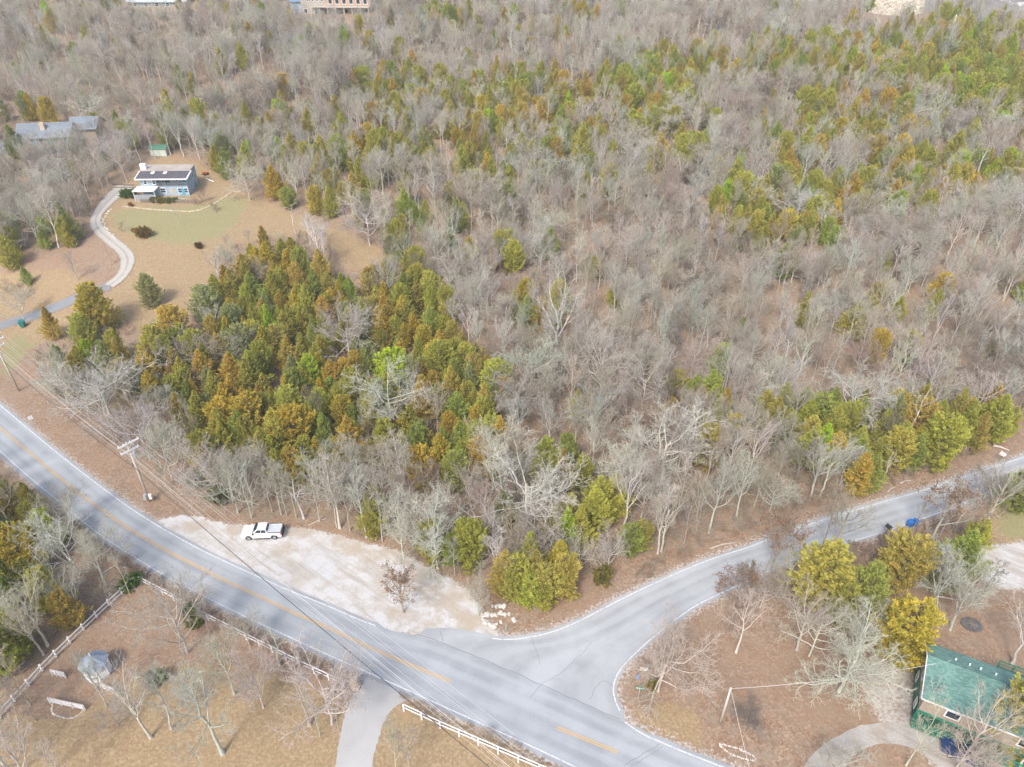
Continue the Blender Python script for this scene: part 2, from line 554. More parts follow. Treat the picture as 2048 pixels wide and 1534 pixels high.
class MB:
    """Collects faces for ONE mesh object."""

    def __init__(s):
        s.v, s.f = [], []

    def add(s, vs, fs):
        o = len(s.v)
        s.v += [tuple(map(float, p)) for p in vs]
        s.f += [tuple(i + o for i in f) for f in fs]
        return s

    def box(s, x0, x1, y0, y1, z0, z1):
        v = [(x, y, z) for z in (z0, z1) for y in (y0, y1) for x in (x0, x1)]
        return s.add(v, [(0, 2, 3, 1), (4, 5, 7, 6), (0, 1, 5, 4), (2, 6, 7, 3), (0, 4, 6, 2), (1, 3, 7, 5)])

    def prism(s, prof, y0, y1, inset=0.0):
        """Profile in x,z extruded along y."""
        n = len(prof)
        v = [(x, y0, z) for x, z in prof] + [(x, y1, z) for x, z in prof]
        f = [tuple(range(n)), tuple(range(2 * n - 1, n - 1, -1))]
        f += [(i, i + n, (i + 1) % n + n, (i + 1) % n) for i in range(n)]
        return s.add(v, f)

    def prismx(s, prof, x0, x1):
        """Profile in y,z extruded along x."""
        n = len(prof)
        v = [(x0, y, z) for y, z in prof] + [(x1, y, z) for y, z in prof]
        f = [tuple(range(n - 1, -1, -1)), tuple(range(n, 2 * n))]
        f += [(i, (i + 1) % n, (i + 1) % n + n, i + n) for i in range(n)]
        return s.add(v, f)

    def slab(s, pts, t):
        """A sheet with thickness t below the polygon pts."""
        n = len(pts)
        v = list(pts) + [(p[0], p[1], p[2] - t) for p in pts]
        f = [tuple(range(n)), tuple(range(2 * n - 1, n - 1, -1))]
        f += [(i, i + n, (i + 1) % n + n, (i + 1) % n) for i in range(n)]
        return s.add(v, f)

    def tube(s, pts, r, n=6, cap=True):
        pts = [Vector(p) for p in pts]
        rr = r if isinstance(r, (list, tuple)) else [r] * len(pts)
        o = len(s.v)
        up = Vector((0, 0, 1))
        for i, p in enumerate(pts):
            t = (pts[min(i + 1, len(pts) - 1)] - pts[max(i - 1, 0)]).normalized()
            a = t.cross(up if abs(t.z) < .95 else Vector((1, 0, 0))).normalized()
            b = t.cross(a)
            for k in range(n):
                q = p + (a * math.cos(2 * math.pi * k / n) + b * math.sin(2 * math.pi * k / n)) * rr[i]
                s.v.append(tuple(q))
        for i in range(len(pts) - 1):
            for k in range(n):
                a0, a1 = o + i * n + k, o + i * n + (k + 1) % n
                s.f.append((a0, a1, a1 + n, a0 + n))
        if cap:
            s.f.append(tuple(o + k for k in range(n - 1, -1, -1)))
            s.f.append(tuple(o + (len(pts) - 1) * n + k for k in range(n)))
        return s

    def build(s, name, mat, parent=None, smooth=False, bevel=0.0):
        me = bpy.data.meshes.new(name)
        me.from_pydata(s.v, [], s.f)
        if bevel:
            bm = bmesh.new(); bm.from_mesh(me)
            bmesh.ops.recalc_face_normals(bm, faces=bm.faces)
            ed = [e for e in bm.edges if len(e.link_faces) == 2 and e.calc_face_angle(0) > .5]
            bmesh.ops.bevel(bm, geom=ed, offset=bevel, segments=2, affect='EDGES', profile=.6, clamp_overlap=True)
            bm.to_mesh(me); bm.free()
        else:
            bm = bmesh.new(); bm.from_mesh(me)
            bmesh.ops.recalc_face_normals(bm, faces=bm.faces)
            bm.to_mesh(me); bm.free()
        return link_mesh(name, me, mat, parent, smooth)


def link_mesh(name, me, mat, parent=None, smooth=False):
    me.materials.clear()
    me.materials.append(mat)
    if smooth:
        me.polygons.foreach_set("use_smooth", [True] * len(me.polygons))
    o = bpy.data.objects.new(name, me)
    COL.objects.link(o)
    o.parent = parent
    return o


def tag(o, label=None, cat=None, group=None, kind=None):
    for k, v in (("label", label), ("category", cat), ("group", group), ("kind", kind)):
        if v:
            o[k] = v
    return o


def thing(name, label, cat, loc=(0, 0, 0), rz=0.0, group=None):
    o = bpy.data.objects.new(name, None)
    o.empty_display_size = .3
    COL.objects.link(o)
    o.location = loc
    o.rotation_euler = (0, 0, rz)
    return tag(o, label, cat, group)


def copy_thing(src, loc, rz, label, scale=1.0):
    r = src.copy(); COL.objects.link(r)
    r.location = loc; r.rotation_euler = (0, 0, rz)
    r.scale = (scale,) * 3 if not isinstance(scale, tuple) else scale
    r["label"] = label
    for ch in src.children:
        c = ch.copy(); COL.objects.link(c); c.parent = r
        for g in ch.children:
            d = g.copy(); COL.objects.link(d); d.parent = c
    return r


# ------------------------------------------------------------------ ground sheet
LAWN = [[(0, 1430), (120, 1440), (200, 1400), (300, 1330), (420, 1330), (520, 1335), (610, 1370), (690, 1395), (684, 1560), (-40, 1560)],
        [(770, 1400), (830, 1400), (960, 1450), (1110, 1534), (1150, 1570), (740, 1570)],
        [(200, 412), (225, 385), (262, 352), (290, 322), (345, 310), (400, 325), (470, 375), (560, 415), (610, 440), (600, 470), (520, 480), (440, 500), (420, 560), (380, 620), (300, 660), (235, 650), (160, 660), (60, 695), (-20, 700), (-20, 640), (100, 622), (225, 585), (262, 545), (265, 510), (222, 480), (186, 450)],
        [(-20, 545), (130, 535), (180, 560), (120, 605), (-20, 640)],
        [(-20, -10), (190, -10), (150, 40), (40, 75), (-20, 95)],
        [(230, 20), (560, 30), (540, 8), (380, 0), (230, 0)],
        [(1960, 985), (2080, 955), (2080, 1100), (1985, 1080)],
        [(1255, 1420), (1330, 1400), (1400, 1430), (1420, 1500), (1330, 1470)]]
GREEN = [[(215, 425), (300, 412), (400, 410), (470, 390), (500, 400), (455, 470), (380, 490), (300, 485), (240, 462)],
         [(1985, 1020), (2080, 985), (2080, 1085), (2000, 1075)],
         [(285, 635), (330, 620), (380, 640), (330, 660)],
         [(0, 690), (50, 660), (70, 690), (30, 740), (0, 760)]]
GRAVEL = [[(1700, 1320), (1790, 1300), (1835, 1300), (1840, 1440), (1900, 1470), (1960, 1540), (1880, 1540), (1760, 1450)],
          [(1890, 1440), (2060, 1520), (2060, 1580), (1860, 1560)],
          [(1780, 1180), (1850, 1280), (1800, 1290), (1740, 1250)]]
LOT = [(318, 1043), (345, 1032), (391, 1032), (430, 1045), (488, 1052), (570, 1054), (630, 1060), (683, 1073), (735, 1088), (787, 1098), (839, 1124), (880, 1148), (922, 1172), (955, 1200), (962, 1228), (985, 1252), (1003, 1276),
       (988, 1281), (937, 1270), (885, 1262), (842, 1262), (772, 1262), (718, 1244), (654, 1215), (577, 1186), (520, 1160), (469, 1138), (391, 1100), (340, 1068)]
LOT_R = [(1925, 1120), (1960, 1085), (2000, 1092), (2060, 1080), (2060, 1175), (2010, 1180), (1965, 1160)]
LAWN.append([(560, 412), (625, 445), (700, 468), (775, 502), (772, 522), (700, 545), (655, 490), (600, 468), (540, 470)])
CLEAR = LAWN[2]
STRIP = LAWN[-1]
FOREST = [(72, 742), (120, 800), (200, 872), (270, 930), (345, 962), (420, 1012), (476, 1034), (505, 1042), (600, 1040), (680, 1058), (735, 1078), (790, 1098), (875, 1140), (930, 1152), (985, 1172),
          (1010, 1197), (1090, 1192), (1150, 1150), (1215, 1135), (1315, 1103), (1420, 1062), (1520, 1035), (1620, 1000), (1700, 970), (1800, 940), (1900, 900), (1980, 876), (2048, 860), (2300, 790), (2600, 600), (2600, -200),
          (-500, -200), (-500, 560), (-20, 520), (60, 500), (150, 500), (185, 455), (200, 400), (225, 378), (262, 350), (285, 315), (345, 305), (400, 318), (470, 368), (560, 405), (625, 440), (700, 465), (775, 500), (775, 522), (700, 548), (640, 480), (600, 470), (520, 480), (445, 505), (430, 565), (385, 630), (300, 668), (230, 665), (130, 672), (75, 705)]
FOREST_L = [(-200, 930), (0, 965), (60, 995), (130, 1055), (200, 1112), (268, 1160), (240, 1190), (0, 1425), (-200, 1560)]


def axis(parts):
    out = []
    for a, b, s in parts:
        out.append(np.arange(a, b, s))
    out.append([parts[-1][1]])
    return np.concatenate(out)


def build_ground():
    gx = axis([(-3200, -700, 125), (-700, -300, 20), (-300, -130, 3), (-130, 130, .8), (130, 330, 2.5), (330, 800, 20), (800, 3200, 120)])
    gy = axis([(-400, 0, 25), (0, 34, 3), (34, 118, .6), (118, 240, 1.3), (240, 420, 2.4), (420, 900, 12), (900, 5600, 120)])
    X, Y = np.meshgrid(gx, gy)
    x, y = X.ravel(), Y.ravel()
    z = height(x, y)
    ny, nx = len(gy), len(gx)
    me = bpy.data.meshes.new("ground")
    nv = nx * ny
    me.vertices.add(nv)
    me.vertices.foreach_set("co", np.stack([x, y, z], 1).astype(np.float32).ravel())
    i = (np.arange(ny - 1)[:, None] * nx + np.arange(nx - 1)[None, :]).ravel()
    q = np.stack([i, i + 1, i + nx + 1, i + nx], 1)
    me.loops.add(q.size); me.polygons.add(len(q))
    me.loops.foreach_set("vertex_index", q.ravel().astype(np.int32))
    me.polygons.foreach_set("loop_start", (np.arange(len(q)) * 4).astype(np.int32))
    me.polygons.foreach_set("use_smooth", np.ones(len(q), bool))
    px, py, zc = proj(x, y, z)
    ok = zc > 20
    px = np.where(ok, px, -9999); py = np.where(ok, py, -9999)
    any_ = lambda polys: np.any([in_poly(px, py, p) for p in polys], axis=0)
    masks = {}
    masks["lawn"] = any_(LAWN).astype(float)
    masks["green"] = any_(GREEN).astype(float) * .8
    masks["gravel"] = any_(GRAVEL).astype(float) * .7
    lot = in_poly(px, py, LOT) | in_poly(px, py, LOT_R)
    masks["gravel"] = np.maximum(masks["gravel"], lot * 1.0)
    edge = np.minimum.reduce([seg_dist(x, y, l) for l in (W_MU, W_ML, W_SU, W_SL)])
    masks["gravel"] = np.maximum(masks["gravel"], .62 * (1 - sstep((edge - .7) / 1.2)))
    forest = in_poly(px, py, FOREST) | in_poly(px, py, FOREST_L) | (py < 0) | (~ok)
    masks["wood"] = forest.astype(float)
    masks["far"] = sstep((y - 420) / 80)
    # blur the near masks a little so that edges wander instead of stepping
    for k in masks:
        a = masks[k].reshape(ny, nx)
        for _ in range(3):
            b = a.copy()
            b[1:-1, 1:-1] = (a[1:-1, 1:-1] * 2 + a[:-2, 1:-1] + a[2:, 1:-1] + a[1:-1, :-2] + a[1:-1, 2:]) / 6
            a = b
        at = me.attributes.new(k, 'FLOAT', 'POINT')
        at.data.foreach_set("value", a.ravel().astype(np.float32))
    me.update(calc_edges=True)
    o = link_mesh("ground", me, M["ground"])
    tag(o, "leaf-littered ground rising from the junction to the ridge", None, None, "structure")
    return o


build_ground()


def strip_sheet(name, A, B, z, mat, kind="structure", label=None, parent=None):
    """Sheet between two polylines with a `lane` UV (metres along, 0..1 across)."""
    n, m = len(A), 9
    t = np.linspace(0, 1, m)
    pts = A[:, None, :] * (1 - t)[None, :, None] + B[:, None, :] * t[None, :, None]
    mid = (A + B) / 2
    s = np.r_[0, np.cumsum(np.linalg.norm(np.diff(mid, axis=0), axis=1))]
    me = bpy.data.meshes.new(name)
    vs = [(p[0], p[1], z if np.isscalar(z) else z(p[0], p[1])) for p in pts.reshape(-1, 2)]
    fs = [(i * m + j, i * m + j + 1, (i + 1) * m + j + 1, (i + 1) * m + j) for i in range(n - 1) for j in range(m - 1)]
    me.from_pydata(vs, [], fs)
    uv = me.uv_layers.new(name="lane")
    for p in me.polygons:
        for li in p.loop_indices:
            vi = me.loops[li].vertex_index
            uv.data[li].uv = (s[vi // m], t[vi % m])
    bm = bmesh.new(); bm.from_mesh(me)
    bmesh.ops.recalc_face_normals(bm, faces=bm.faces)
    if bm.faces and sum(f.normal.z for f in bm.faces) < 0:
        bmesh.ops.reverse_faces(bm, faces=bm.faces)
    bm.to_mesh(me); bm.free()
    o = link_mesh(name, me, mat, parent)
    if parent is None:
        tag(o, label, None, None, kind)
    return o


def offset_line(L, d):
    t = np.gradient(L, axis=0)
    t /= np.maximum(np.linalg.norm(t, axis=1, keepdims=True), 1e-9)
    return L + np.stack([-t[:, 1], t[:, 0]], 1) * d


def ribbon(name, L, w, z, mat, parent):
    a, b = offset_line(L, w / 2), offset_line(L, -w / 2)
    me = bpy.data.meshes.new(name)
    n = len(L)
    me.from_pydata([(*p, z) for p in a] + [(*p, z) for p in b], [], [(i, i + n, i + n + 1, i + 1) for i in range(n - 1)])
    o = link_mesh(name, me, mat, parent)
    o["kind"] = "structure"
    return o


NS = 150
Us, Ls = smooth_line(W_MU, NS), smooth_line(W_ML, NS)
out_u = offset_line(Us, .5)
upx = np.array([proj(p[0], p[1], 0)[0] for p in Us])
seam = ((upx > 760) & (upx < 1262))[:, None]
Ue = np.where(seam, Us, out_u)
Le = offset_line(Ls, -.55)
rag = lambda L, a: L + (NR.normal(0, a, L.shape))
main_road = strip_sheet("main_road", rag(Ue, .05), rag(Le, .05), .016, M["road"], label="two-lane grey asphalt road with a double yellow line")
SUs, SLs = smooth_line(W_SU, 120), smooth_line(W_SL, 120)
side_road = strip_sheet("side_road", rag(offset_line(SUs, .45), .05), rag(offset_line(SLs, -.4), .05), .012, M["side"], label="pale side road flaring into the junction")
k0 = int(np.argmin(np.abs(upx - 772)))
k1 = int(np.argmin(np.abs(upx - 1257)))
ribbon("edge_line", Us[:k0], .14, .0215, M["white_line"], main_road)
ribbon("edge_line", Us[k1:], .14, .0215, M["white_line"], main_road)
ribbon("edge_line", Ls, .14, .0215, M["white_line"], main_road)
sx_ = np.array([proj(p[0], p[1], 0)[0] for p in SUs])
ribbon("edge_line", SUs[int(np.argmin(np.abs(sx_ - 985))):], .14, .0175, M["white_line"], side_road)
ribbon("edge_line", SLs[int(np.argmin(np.hypot(*(SLs - np.array(P0(1243, 1428)[:2])).T))):], .14, .0175, M["white_line"], side_road)
YL = smooth_line(W_MY, 90)
Y2 = smooth_line(wpoly(YELLOW2), 14)
for s in (-.13, .13):
    ribbon("centre_line", offset_line(YL, s), .11, .0215, M["yellow_line"], main_road)
    ribbon("centre_line", offset_line(Y2, s), .11, .0215, M["yellow_line"], main_road)


def crack(pix, parent, z, w=.045):
    L = smooth_line(wpoly(pix), 26, 1)
    L = L + NR.normal(0, .05, L.shape)
    ribbon("crack", L, w, z, M["crack"], parent)


crack([(178, 1048), (205, 1020), (232, 993)], main_road, .0205)
crack([(188, 1052), (214, 1024), (238, 998)], main_road, .0205)
crack([(1250, 1530), (1285, 1508), (1318, 1490)], main_road, .0205, .06)
crack([(1262, 1534), (1300, 1510), (1325, 1494)], main_road, .0205)
crack([(834, 1268), (885, 1285), (1020, 1341), (1154, 1401), (1240, 1438)], main_road, .0205, .08)
crack([(1062, 1274), (1072, 1300), (1082, 1330)], side_road, .0165)
crack([(1060, 1395), (1085, 1365), (1120, 1350), (1150, 1320), (1185, 1285)], side_road, .0165)
crack([(1180, 1400), (1190, 1375), (1205, 1360), (1225, 1370)], side_road, .0165)
crack([(880, 1262), (887, 1282)], side_road, .0165, .06)


def ragged_sheet(name, pix, z, mat, amp, label, clip=None, flat=True):
    """Flat sheet with a wandering outline."""
    pts = wpoly(pix)
    L = smooth_line(np.vstack([pts, pts[:1]]), 420, 1)[:-1]
    c = L.mean(0)
    ang = np.arange(len(L))
    wob = sum(np.sin(ang * f * 2 * math.pi / len(L) + ph) * a for f, ph, a in ((37, 1, .5), (71, 2, .35), (113, 4, .3), (151, .7, .25)))
    t = np.gradient(L, axis=0); t /= np.linalg.norm(t, axis=1, keepdims=True)
    L = L + np.stack([-t[:, 1], t[:, 0]], 1) * (wob * amp)[:, None]
    me = bpy.data.meshes.new(name)
    bm = bmesh.new()
    vs = [bm.verts.new((p[0], p[1], z)) for p in L]
    es = [bm.edges.new((vs[i], vs[(i + 1) % len(vs)])) for i in range(len(vs))]
    bmesh.ops.triangle_fill(bm, use_beauty=True, use_dissolve=False, edges=es)
    bmesh.ops.recalc_face_normals(bm, faces=bm.faces)
    if bm.faces and sum(f.normal.z for f in bm.faces) < 0:
        bmesh.ops.reverse_faces(bm, faces=bm.faces)
    bm.to_mesh(me); bm.free()
    o = link_mesh(name, me, mat)
    return tag(o, label, None, None, "structure")


ragged_sheet("gravel_lot", LOT, .006, M["lot"], .35, "white gravel pull-off beside the road where the pickup stands")
ragged_sheet("gravel_yard", LOT_R, .006, M["lot"], .4, "pale gravel parking patch behind the trees by the side road")
PALE = [(610, 1105), (640, 1100), (672, 1104), (692, 1112), (690, 1128), (668, 1140), (672, 1160), (640, 1162), (615, 1140), (600, 1122)]
ragged_sheet("rock_slab", PALE, .0105, gravel_mat("bare limestone", (.52, .525, .53), (.42, .40, .37), .48), .3, "pale bare limestone patch in the gravel lot")
# concrete drive at the foot of the picture
DA = smooth_line(wpoly([(716, 1350), (712, 1375), (700, 1400), (690, 1430), (682, 1460), (675, 1500), (670, 1540), (668, 1600)]), 60)
DB = smooth_line(wpoly([(838, 1394), (812, 1400), (790, 1412), (775, 1430), (763, 1455), (757, 1480), (748, 1505), (745, 1540), (744, 1600)]), 60)
strip_sheet("driveway", rag(DA, .04), rag(DB, .04), .010, M["drive"], label="grey concrete driveway leaving the main road between white fences")
GA = smooth_line(wpoly([(1590, 1560), (1625, 1505), (1665, 1475), (1715, 1452), (1770, 1443), (1830, 1450), (1900, 1478), (1960, 1520), (2000, 1560)]), 36)
GB = smooth_line(wpoly([(1680, 1560), (1695, 1520), (1730, 1495), (1775, 1486), (1820, 1492), (1870, 1520), (1900, 1560)]), 36)
strip_sheet("gravel_loop", rag(GA, .05), rag(GB, .05), .008, M["track"], label="pale gravel loop drive in front of the green house")


def draped(name, pix, width, mat, label, lift=.07):
    """A track following the slope."""
    c = np.array([P(a, b)[:2] for a, b in pix])
    L = smooth_line(c, 110)
    wv = width if np.isscalar(width) else np.interp(np.linspace(0, 1, 110), np.linspace(0, 1, len(width)), width)[:, None]
    A = L + (offset_line(L, 1.0) - L) * (wv / 2)
    B = L + (offset_line(L, -1.0) - L) * (wv / 2)
    return strip_sheet(name, rag(A, .05), rag(B, .05), lambda x, y: H(x, y) + lift, mat, label=label)


draped("farm_lane", [(-60, 672), (0, 651), (40, 640), (73, 630), (138, 604), (219, 572)], 3.3, M["dark_drive"], "paved grey lane running up past the teal bin")
draped("gravel_driveway", [(219, 572), (245, 552), (258, 525), (250, 503), (224, 483), (198, 461), (190, 445), (194, 429), (211, 408), (225, 394), (240, 382), (252, 372)],
       [2.9, 2.9, 3.2, 3.0, 2.9, 2.8, 2.8, 2.7, 2.8, 3.8, 5.0, 6.0], M["drive_track"], "curving gravel driveway climbing to the blue house", .08)

# ------------------------------------------------------------------ buildings


class Face:
    """A wall plane: origin, unit along, unit outward; z is up."""

    def __init__(s, o, u, n):
        s.o, s.u, s.n = Vector(o), Vector(u), Vector(n)

    def p(s, a, b, c):
        return s.o + s.u * a + Vector((0, 0, b)) + s.n * c

    def box(s, mb, a0, a1, b0, b1, c0, c1):
        v = [s.p(a, b, c) for b in (b0, b1) for c in (c0, c1) for a in (a0, a1)]
        mb.add(v, [(0, 2, 3, 1), (4, 5, 7, 6), (0, 1, 5, 4), (2, 6, 7, 3), (0, 4, 6, 2), (1, 3, 7, 5)])
        return mb

    def window(s, parent, a, b, w, h, frame=.12, mat="white", pane="glass", name="window", bars=True):
        f = MB()
        s.box(f, a, a + w, b, b + frame, .003, .06)
        s.box(f, a, a + w, b + h - frame, b + h, .003, .06)
        s.box(f, a, a + frame, b + frame, b + h - frame, .003, .06)
        s.box(f, a + w - frame, a + w, b + frame, b + h - frame, .003, .06)
        if bars:
            s.box(f, a + frame, a + w - frame, b + h / 2 - .04, b + h / 2 + .04, .003, .05)
        o = f.build(name, M[mat], parent)
        g = MB()
        s.box(g, a + frame * .6, a + w - frame * .6, b + frame * .6, b + h - frame * .6, .004, .03)
        g.build("pane", M[pane], o)
        return o


def yaw_of(a, b):
    return math.atan2(b[1] - a[1], b[0] - a[0])


def gable_roof(L, D, z, rise, ov=.5, t=.18, ridge=.5, x0=0.0, y0=0.0):
    """Two sloping slabs over a box of length L (x) and depth D (y); returns front and back meshes."""
    yr = y0 + D * ridge
    sl = rise / (D * ridge)
    sb = rise / (D * (1 - ridge))
    f, b = MB(), MB()
    f.slab([(x0 - ov, y0 - ov, z - sl * ov + t), (x0 + L + ov, y0 - ov, z - sl * ov + t), (x0 + L + ov, yr, z + rise + t), (x0 - ov, yr, z + rise + t)], t)
    b.slab([(x0 - ov, yr + .004, z + rise + t), (x0 + L + ov, yr + .004, z + rise + t), (x0 + L + ov, y0 + D + ov, z - sb * ov + t), (x0 - ov, y0 + D + ov, z - sb * ov + t)], t)
    return f, b


def gable_walls(L, D, z0, z, rise, ridge=.5, x0=0.0, y0=0.0):
    m = MB()
    m.prismx([(y0, z0), (y0 + D, z0), (y0 + D, z - .02), (y0 + D * ridge, z + rise - .02), (y0, z - .02)], x0, x0 + L)
    return m


# --- blue two-storey house on the cleared slope
A, B = P(288, 392), P(380, 391)
LB = math.hypot(B[0] - A[0], B[1] - A[1])
hb = thing("blue_house", "pale blue two-storey house with a charcoal roof and balcony on the cleared slope", "house", (A[0], A[1], A[2]), yaw_of(A, B))
DB_ = 7.0
m = MB().box(0, LB, 0, DB_, -1.5, 2.55)
m.build("lower_storey", M["blue_siding"], hb)
xs = LB * .30
m = MB().box(0, xs, .02, 2.4, 2.552, 5.0)
m.box(.02, LB - .02, 2.402, DB_ - .02, 2.552, 5.0)
m.build("upper_storey", M["blue_siding"], hb)
for x0, x1 in ((LB - .25, LB - .02), (.02, .25)):
    MB().prismx([(0.02, 5.003), (DB_ - .02, 5.003), (DB_ - .02, 5.85), (DB_ * .5, 5.52), (DB_ * .42, 5.52)], x0, x1).build("gable_wall", M["blue_siding"], hb)
roof = MB().slab([(-.7, -.9, 4.92), (LB + .6, -.9, 4.92), (LB + .6, DB_ * .45, 5.75), (-.7, DB_ * .45, 5.75)], .2).build("roof", M["charcoal"], hb)
MB().slab([(-.5, DB_ * .45 + .01, 5.76), (LB + .2, DB_ * .45 + .01, 5.76), (LB + .2, DB_ + .6, 6.15), (-.5, DB_ + .6, 6.15)], .2).build("rear_roof", M["tan_roof"], hb)
MB().box(-.1, LB + .1, DB_ - .1, DB_ + .35, -1.5, 5.9).build("rear_wall", M["blue_siding"], hb)
fa = MB()
fa.slab([(-.72, -1.0, 4.95), (LB + .62, -1.0, 4.95), (LB + .62, -.88, 4.98), (-.72, -.88, 4.98)], .3)
fa.slab([(LB + .5, -.9, 5.0), (LB + .78, -.9, 5.0), (LB + .78, DB_ * .45, 5.85), (LB + .5, DB_ * .45, 5.85)], .24)
fa.slab([(-.85, -.9, 5.0), (-.62, -.9, 5.0), (-.62, DB_ * .45, 5.85), (-.85, DB_ * .45, 5.85)], .24)
fa.build("fascia", M["white"], hb)
for x in (2.6, 5.9, 13.3):
    if x < LB - 1:
        y, z = 2.2, 4.92 + (5.75 - 4.92) * (2.2 + .9) / (DB_ * .45 + .9)
        k = (5.75 - 4.92) / (DB_ * .45 + .9)
        MB().slab([(x, y - .55, z - .55 * k + .10), (x + .9, y - .55, z - .55 * k + .10), (x + .9, y + .55, z + .55 * k + .10), (x, y + .55, z + .55 * k + .10)], .12).build("skylight", M["offwhite"], roof)
MB().box(-.9, .6, DB_ * .6, DB_ * .6 + 1.0, 5, 7.3).build("chimney", M["white"], hb)
front = Face((0, 0, 0), (1, 0, 0), (0, -1, 0))
front.window(hb, LB * .47 - .5 - LB * .04, .8, 1.5, 1.4)
front.window(hb, LB * .60, .7, 1.0, 1.4, .2, "pale_wood", "ply", bars=False)
front.window(hb, LB * .765, .75, 1.1, 1.4)
front.window(hb, LB * .90, .75, 1.1, 1.4)
dr = MB(); front.box(dr, LB * .845, LB * .845 + .85, -.1, 2.0, .003, .07)
dr.build("door", M["blue_shade"], hb)
fu = Face((0, .02, 0), (1, 0, 0), (0, -1, 0))
fu.window(hb, .9, 3.1, 1.0, 1.4); fu.window(hb, 3.2, 3.1, 1.0, 1.4)
fb = Face((0, 2.4, 0), (1, 0, 0), (0, -1, 0))
fb.window(hb, xs + 1.0, 2.75, 2.4, 1.9, .1, "white", "glass", "patio_door", False)
fb.window(hb, LB * .62, 3.1, 1.6, 1.3)
fb.window(hb, LB * .82, 2.75, 1.2, 1.9, .1, "white", "blue_shade", "patio_door", False)
side = Face((LB, 0, 0), (0, 1, 0), (1, 0, 0))
side.window(hb, DB_ * .62, 3.2, .9, 2.2); side.window(hb, DB_ * .5, .7, .8, 1.1)
ds = MB(); side.box(ds, DB_ * .68, DB_ * .68 + .95, -.2, 1.9, .003, .07); ds.build("door", M["blue_shade"], hb)
r = MB()
r.box(xs + .05, LB, .0, .06, 3.5, 3.58)
x = xs + .1
while x < LB:
    r.box(x, x + .04, .012, .048, 2.6, 3.5); x += .16
r.box(xs + .06, LB - .01, .02, .04, 2.58, 2.68)
r.build("balcony_rail", M["grey_fence"], hb)
for x in (xs + LB * .22, xs + LB * .46, LB - .15):
    MB().box(x, x + .13, .06, .19, 2.552, 4.98).build("porch_post", M["grey_fence"], hb)
cl = LB * .36
cp = MB().slab([(-1.4, -3.1, 2.35), (cl, -3.1, 2.35), (cl + .3, -.02, 2.75), (-1.0, -.02, 2.75)], .14)
cp.build("carport_roof", M["offwhite"], hb)
for x, y in ((-1.2, -2.95), (cl - .15, -2.95)):
    MB().box(x, x + .12, y, y + .12, -1.2, 2.2).build("carport_post", M["white"], hb)
MB().box(-1.15, cl - .2, -2.88, -2.80, -1.2, 1.35).build("board_screen", M["grey_fence"], hb)
MB().box(LB * .76, LB * .97, -1.9, -.01, -1.2, -.12).build("teal_step", plain("pale teal boards", (.22, .45, .52), .7), hb)

# things around the blue house
q = P(305, 379.5)
q = P(318, 312)
sh = thing("garden_shed", "small mint garden shed with a green roof behind the blue house", "shed", q, yaw_of(A, B))
gable_walls(4.6, 3.0, -.6, 2.1, .7, x0=-2.3).build("wall", M["mint"], sh)
f_, b_ = gable_roof(4.6, 3.0, 2.1, .7, .25, .1, x0=-2.3)
f_.v += b_.v and []
f2 = MB(); f2.add(f_.v, f_.f); f2.add(b_.v, b_.f)
f2.build("roof", M["shed_green"], sh)
Face((-2.3, 0, 0), (1, 0, 0), (0, -1, 0)).window(sh, 2.9, .0, 1.0, 1.9, .08, "offwhite", "mint", "door", False)
tr_ = P(411, 350)
tk = thing("garden_tractor", "small orange garden tractor parked beside the blue house gable", "tractor", tr_, .9)
tk.scale = (.75,) * 3
MB().box(-.9, .5, -.45, .45, .45, 1.0).build("body", M["orange_paint"], tk, bevel=.08)
MB().box(-.9, -.2, -.5, .5, 1.0, 1.5).build("seat", M["orange_paint"], tk, bevel=.08)
for x in (-.6, .65):
    for y in (-.55, .55):
        MB().tube([(x, y - .12, .4), (x, y + .12, .4)], .4, 12).build("wheel", M["black"], tk)
MB().box(.5, 1.3, -.4, .4, .55, .95).build("bonnet", M["orange_paint"], tk, bevel=.08)


def rock_mesh(seed, s=1.0, flat=.6):
    r = random.Random(seed)
    bm = bmesh.new()
    bmesh.ops.create_icosphere(bm, subdivisions=2, radius=1.0)
    ph = [r.uniform(0, 6) for _ in range(6)]
    for v in bm.verts:
        d = 1 + .22 * math.sin(v.co.x * 3 + ph[0]) * math.sin(v.co.y * 2.5 + ph[1]) + .16 * math.sin(v.co.z * 5 + ph[2] + v.co.x * 4) + r.uniform(-.07, .07)
        v.co = Vector((v.co.x * d, v.co.y * d * .8, max(v.co.z * d * flat, -.3)))
        for k in range(3):
            lim = .78 if k < 2 else flat * .62
            v.co[k] = max(-lim, min(lim, v.co[k]))
    me = bpy.data.meshes.new("rock")
    bm.to_mesh(me); bm.free()
    for v in me.vertices:
        v.co *= s
    return me


ROCKS = [rock_mesh(i) for i in range(6)]


def rock_row(name, pix, n, size, mat, label, cat, lift=0.0, jit=.3):
    """A laid row of stones: one thing."""
    L = smooth_line(np.array([P(a, b)[:2] for a, b in pix]), n, 1)
    mb = MB()
    for i, p in enumerate(L):
        me = ROCKS[i % 6]
        k = size * rnd.uniform(.6, 1.25)
        a = rnd.uniform(0, 6.3)
        x, y = p[0] + rnd.uniform(-jit, jit) * size, p[1] + rnd.uniform(-jit, jit) * size
        z = H(x, y) + lift
        mb.add([(x + (v.co.x * math.cos(a) - v.co.y * math.sin(a)) * k, y + (v.co.x * math.sin(a) + v.co.y * math.cos(a)) * k, z + v.co.z * k * .8) for v in me.vertices],
               [tuple(pp.vertices) for pp in me.polygons])
    o = mb.build(name, M[mat])
    return tag(o, label, cat)


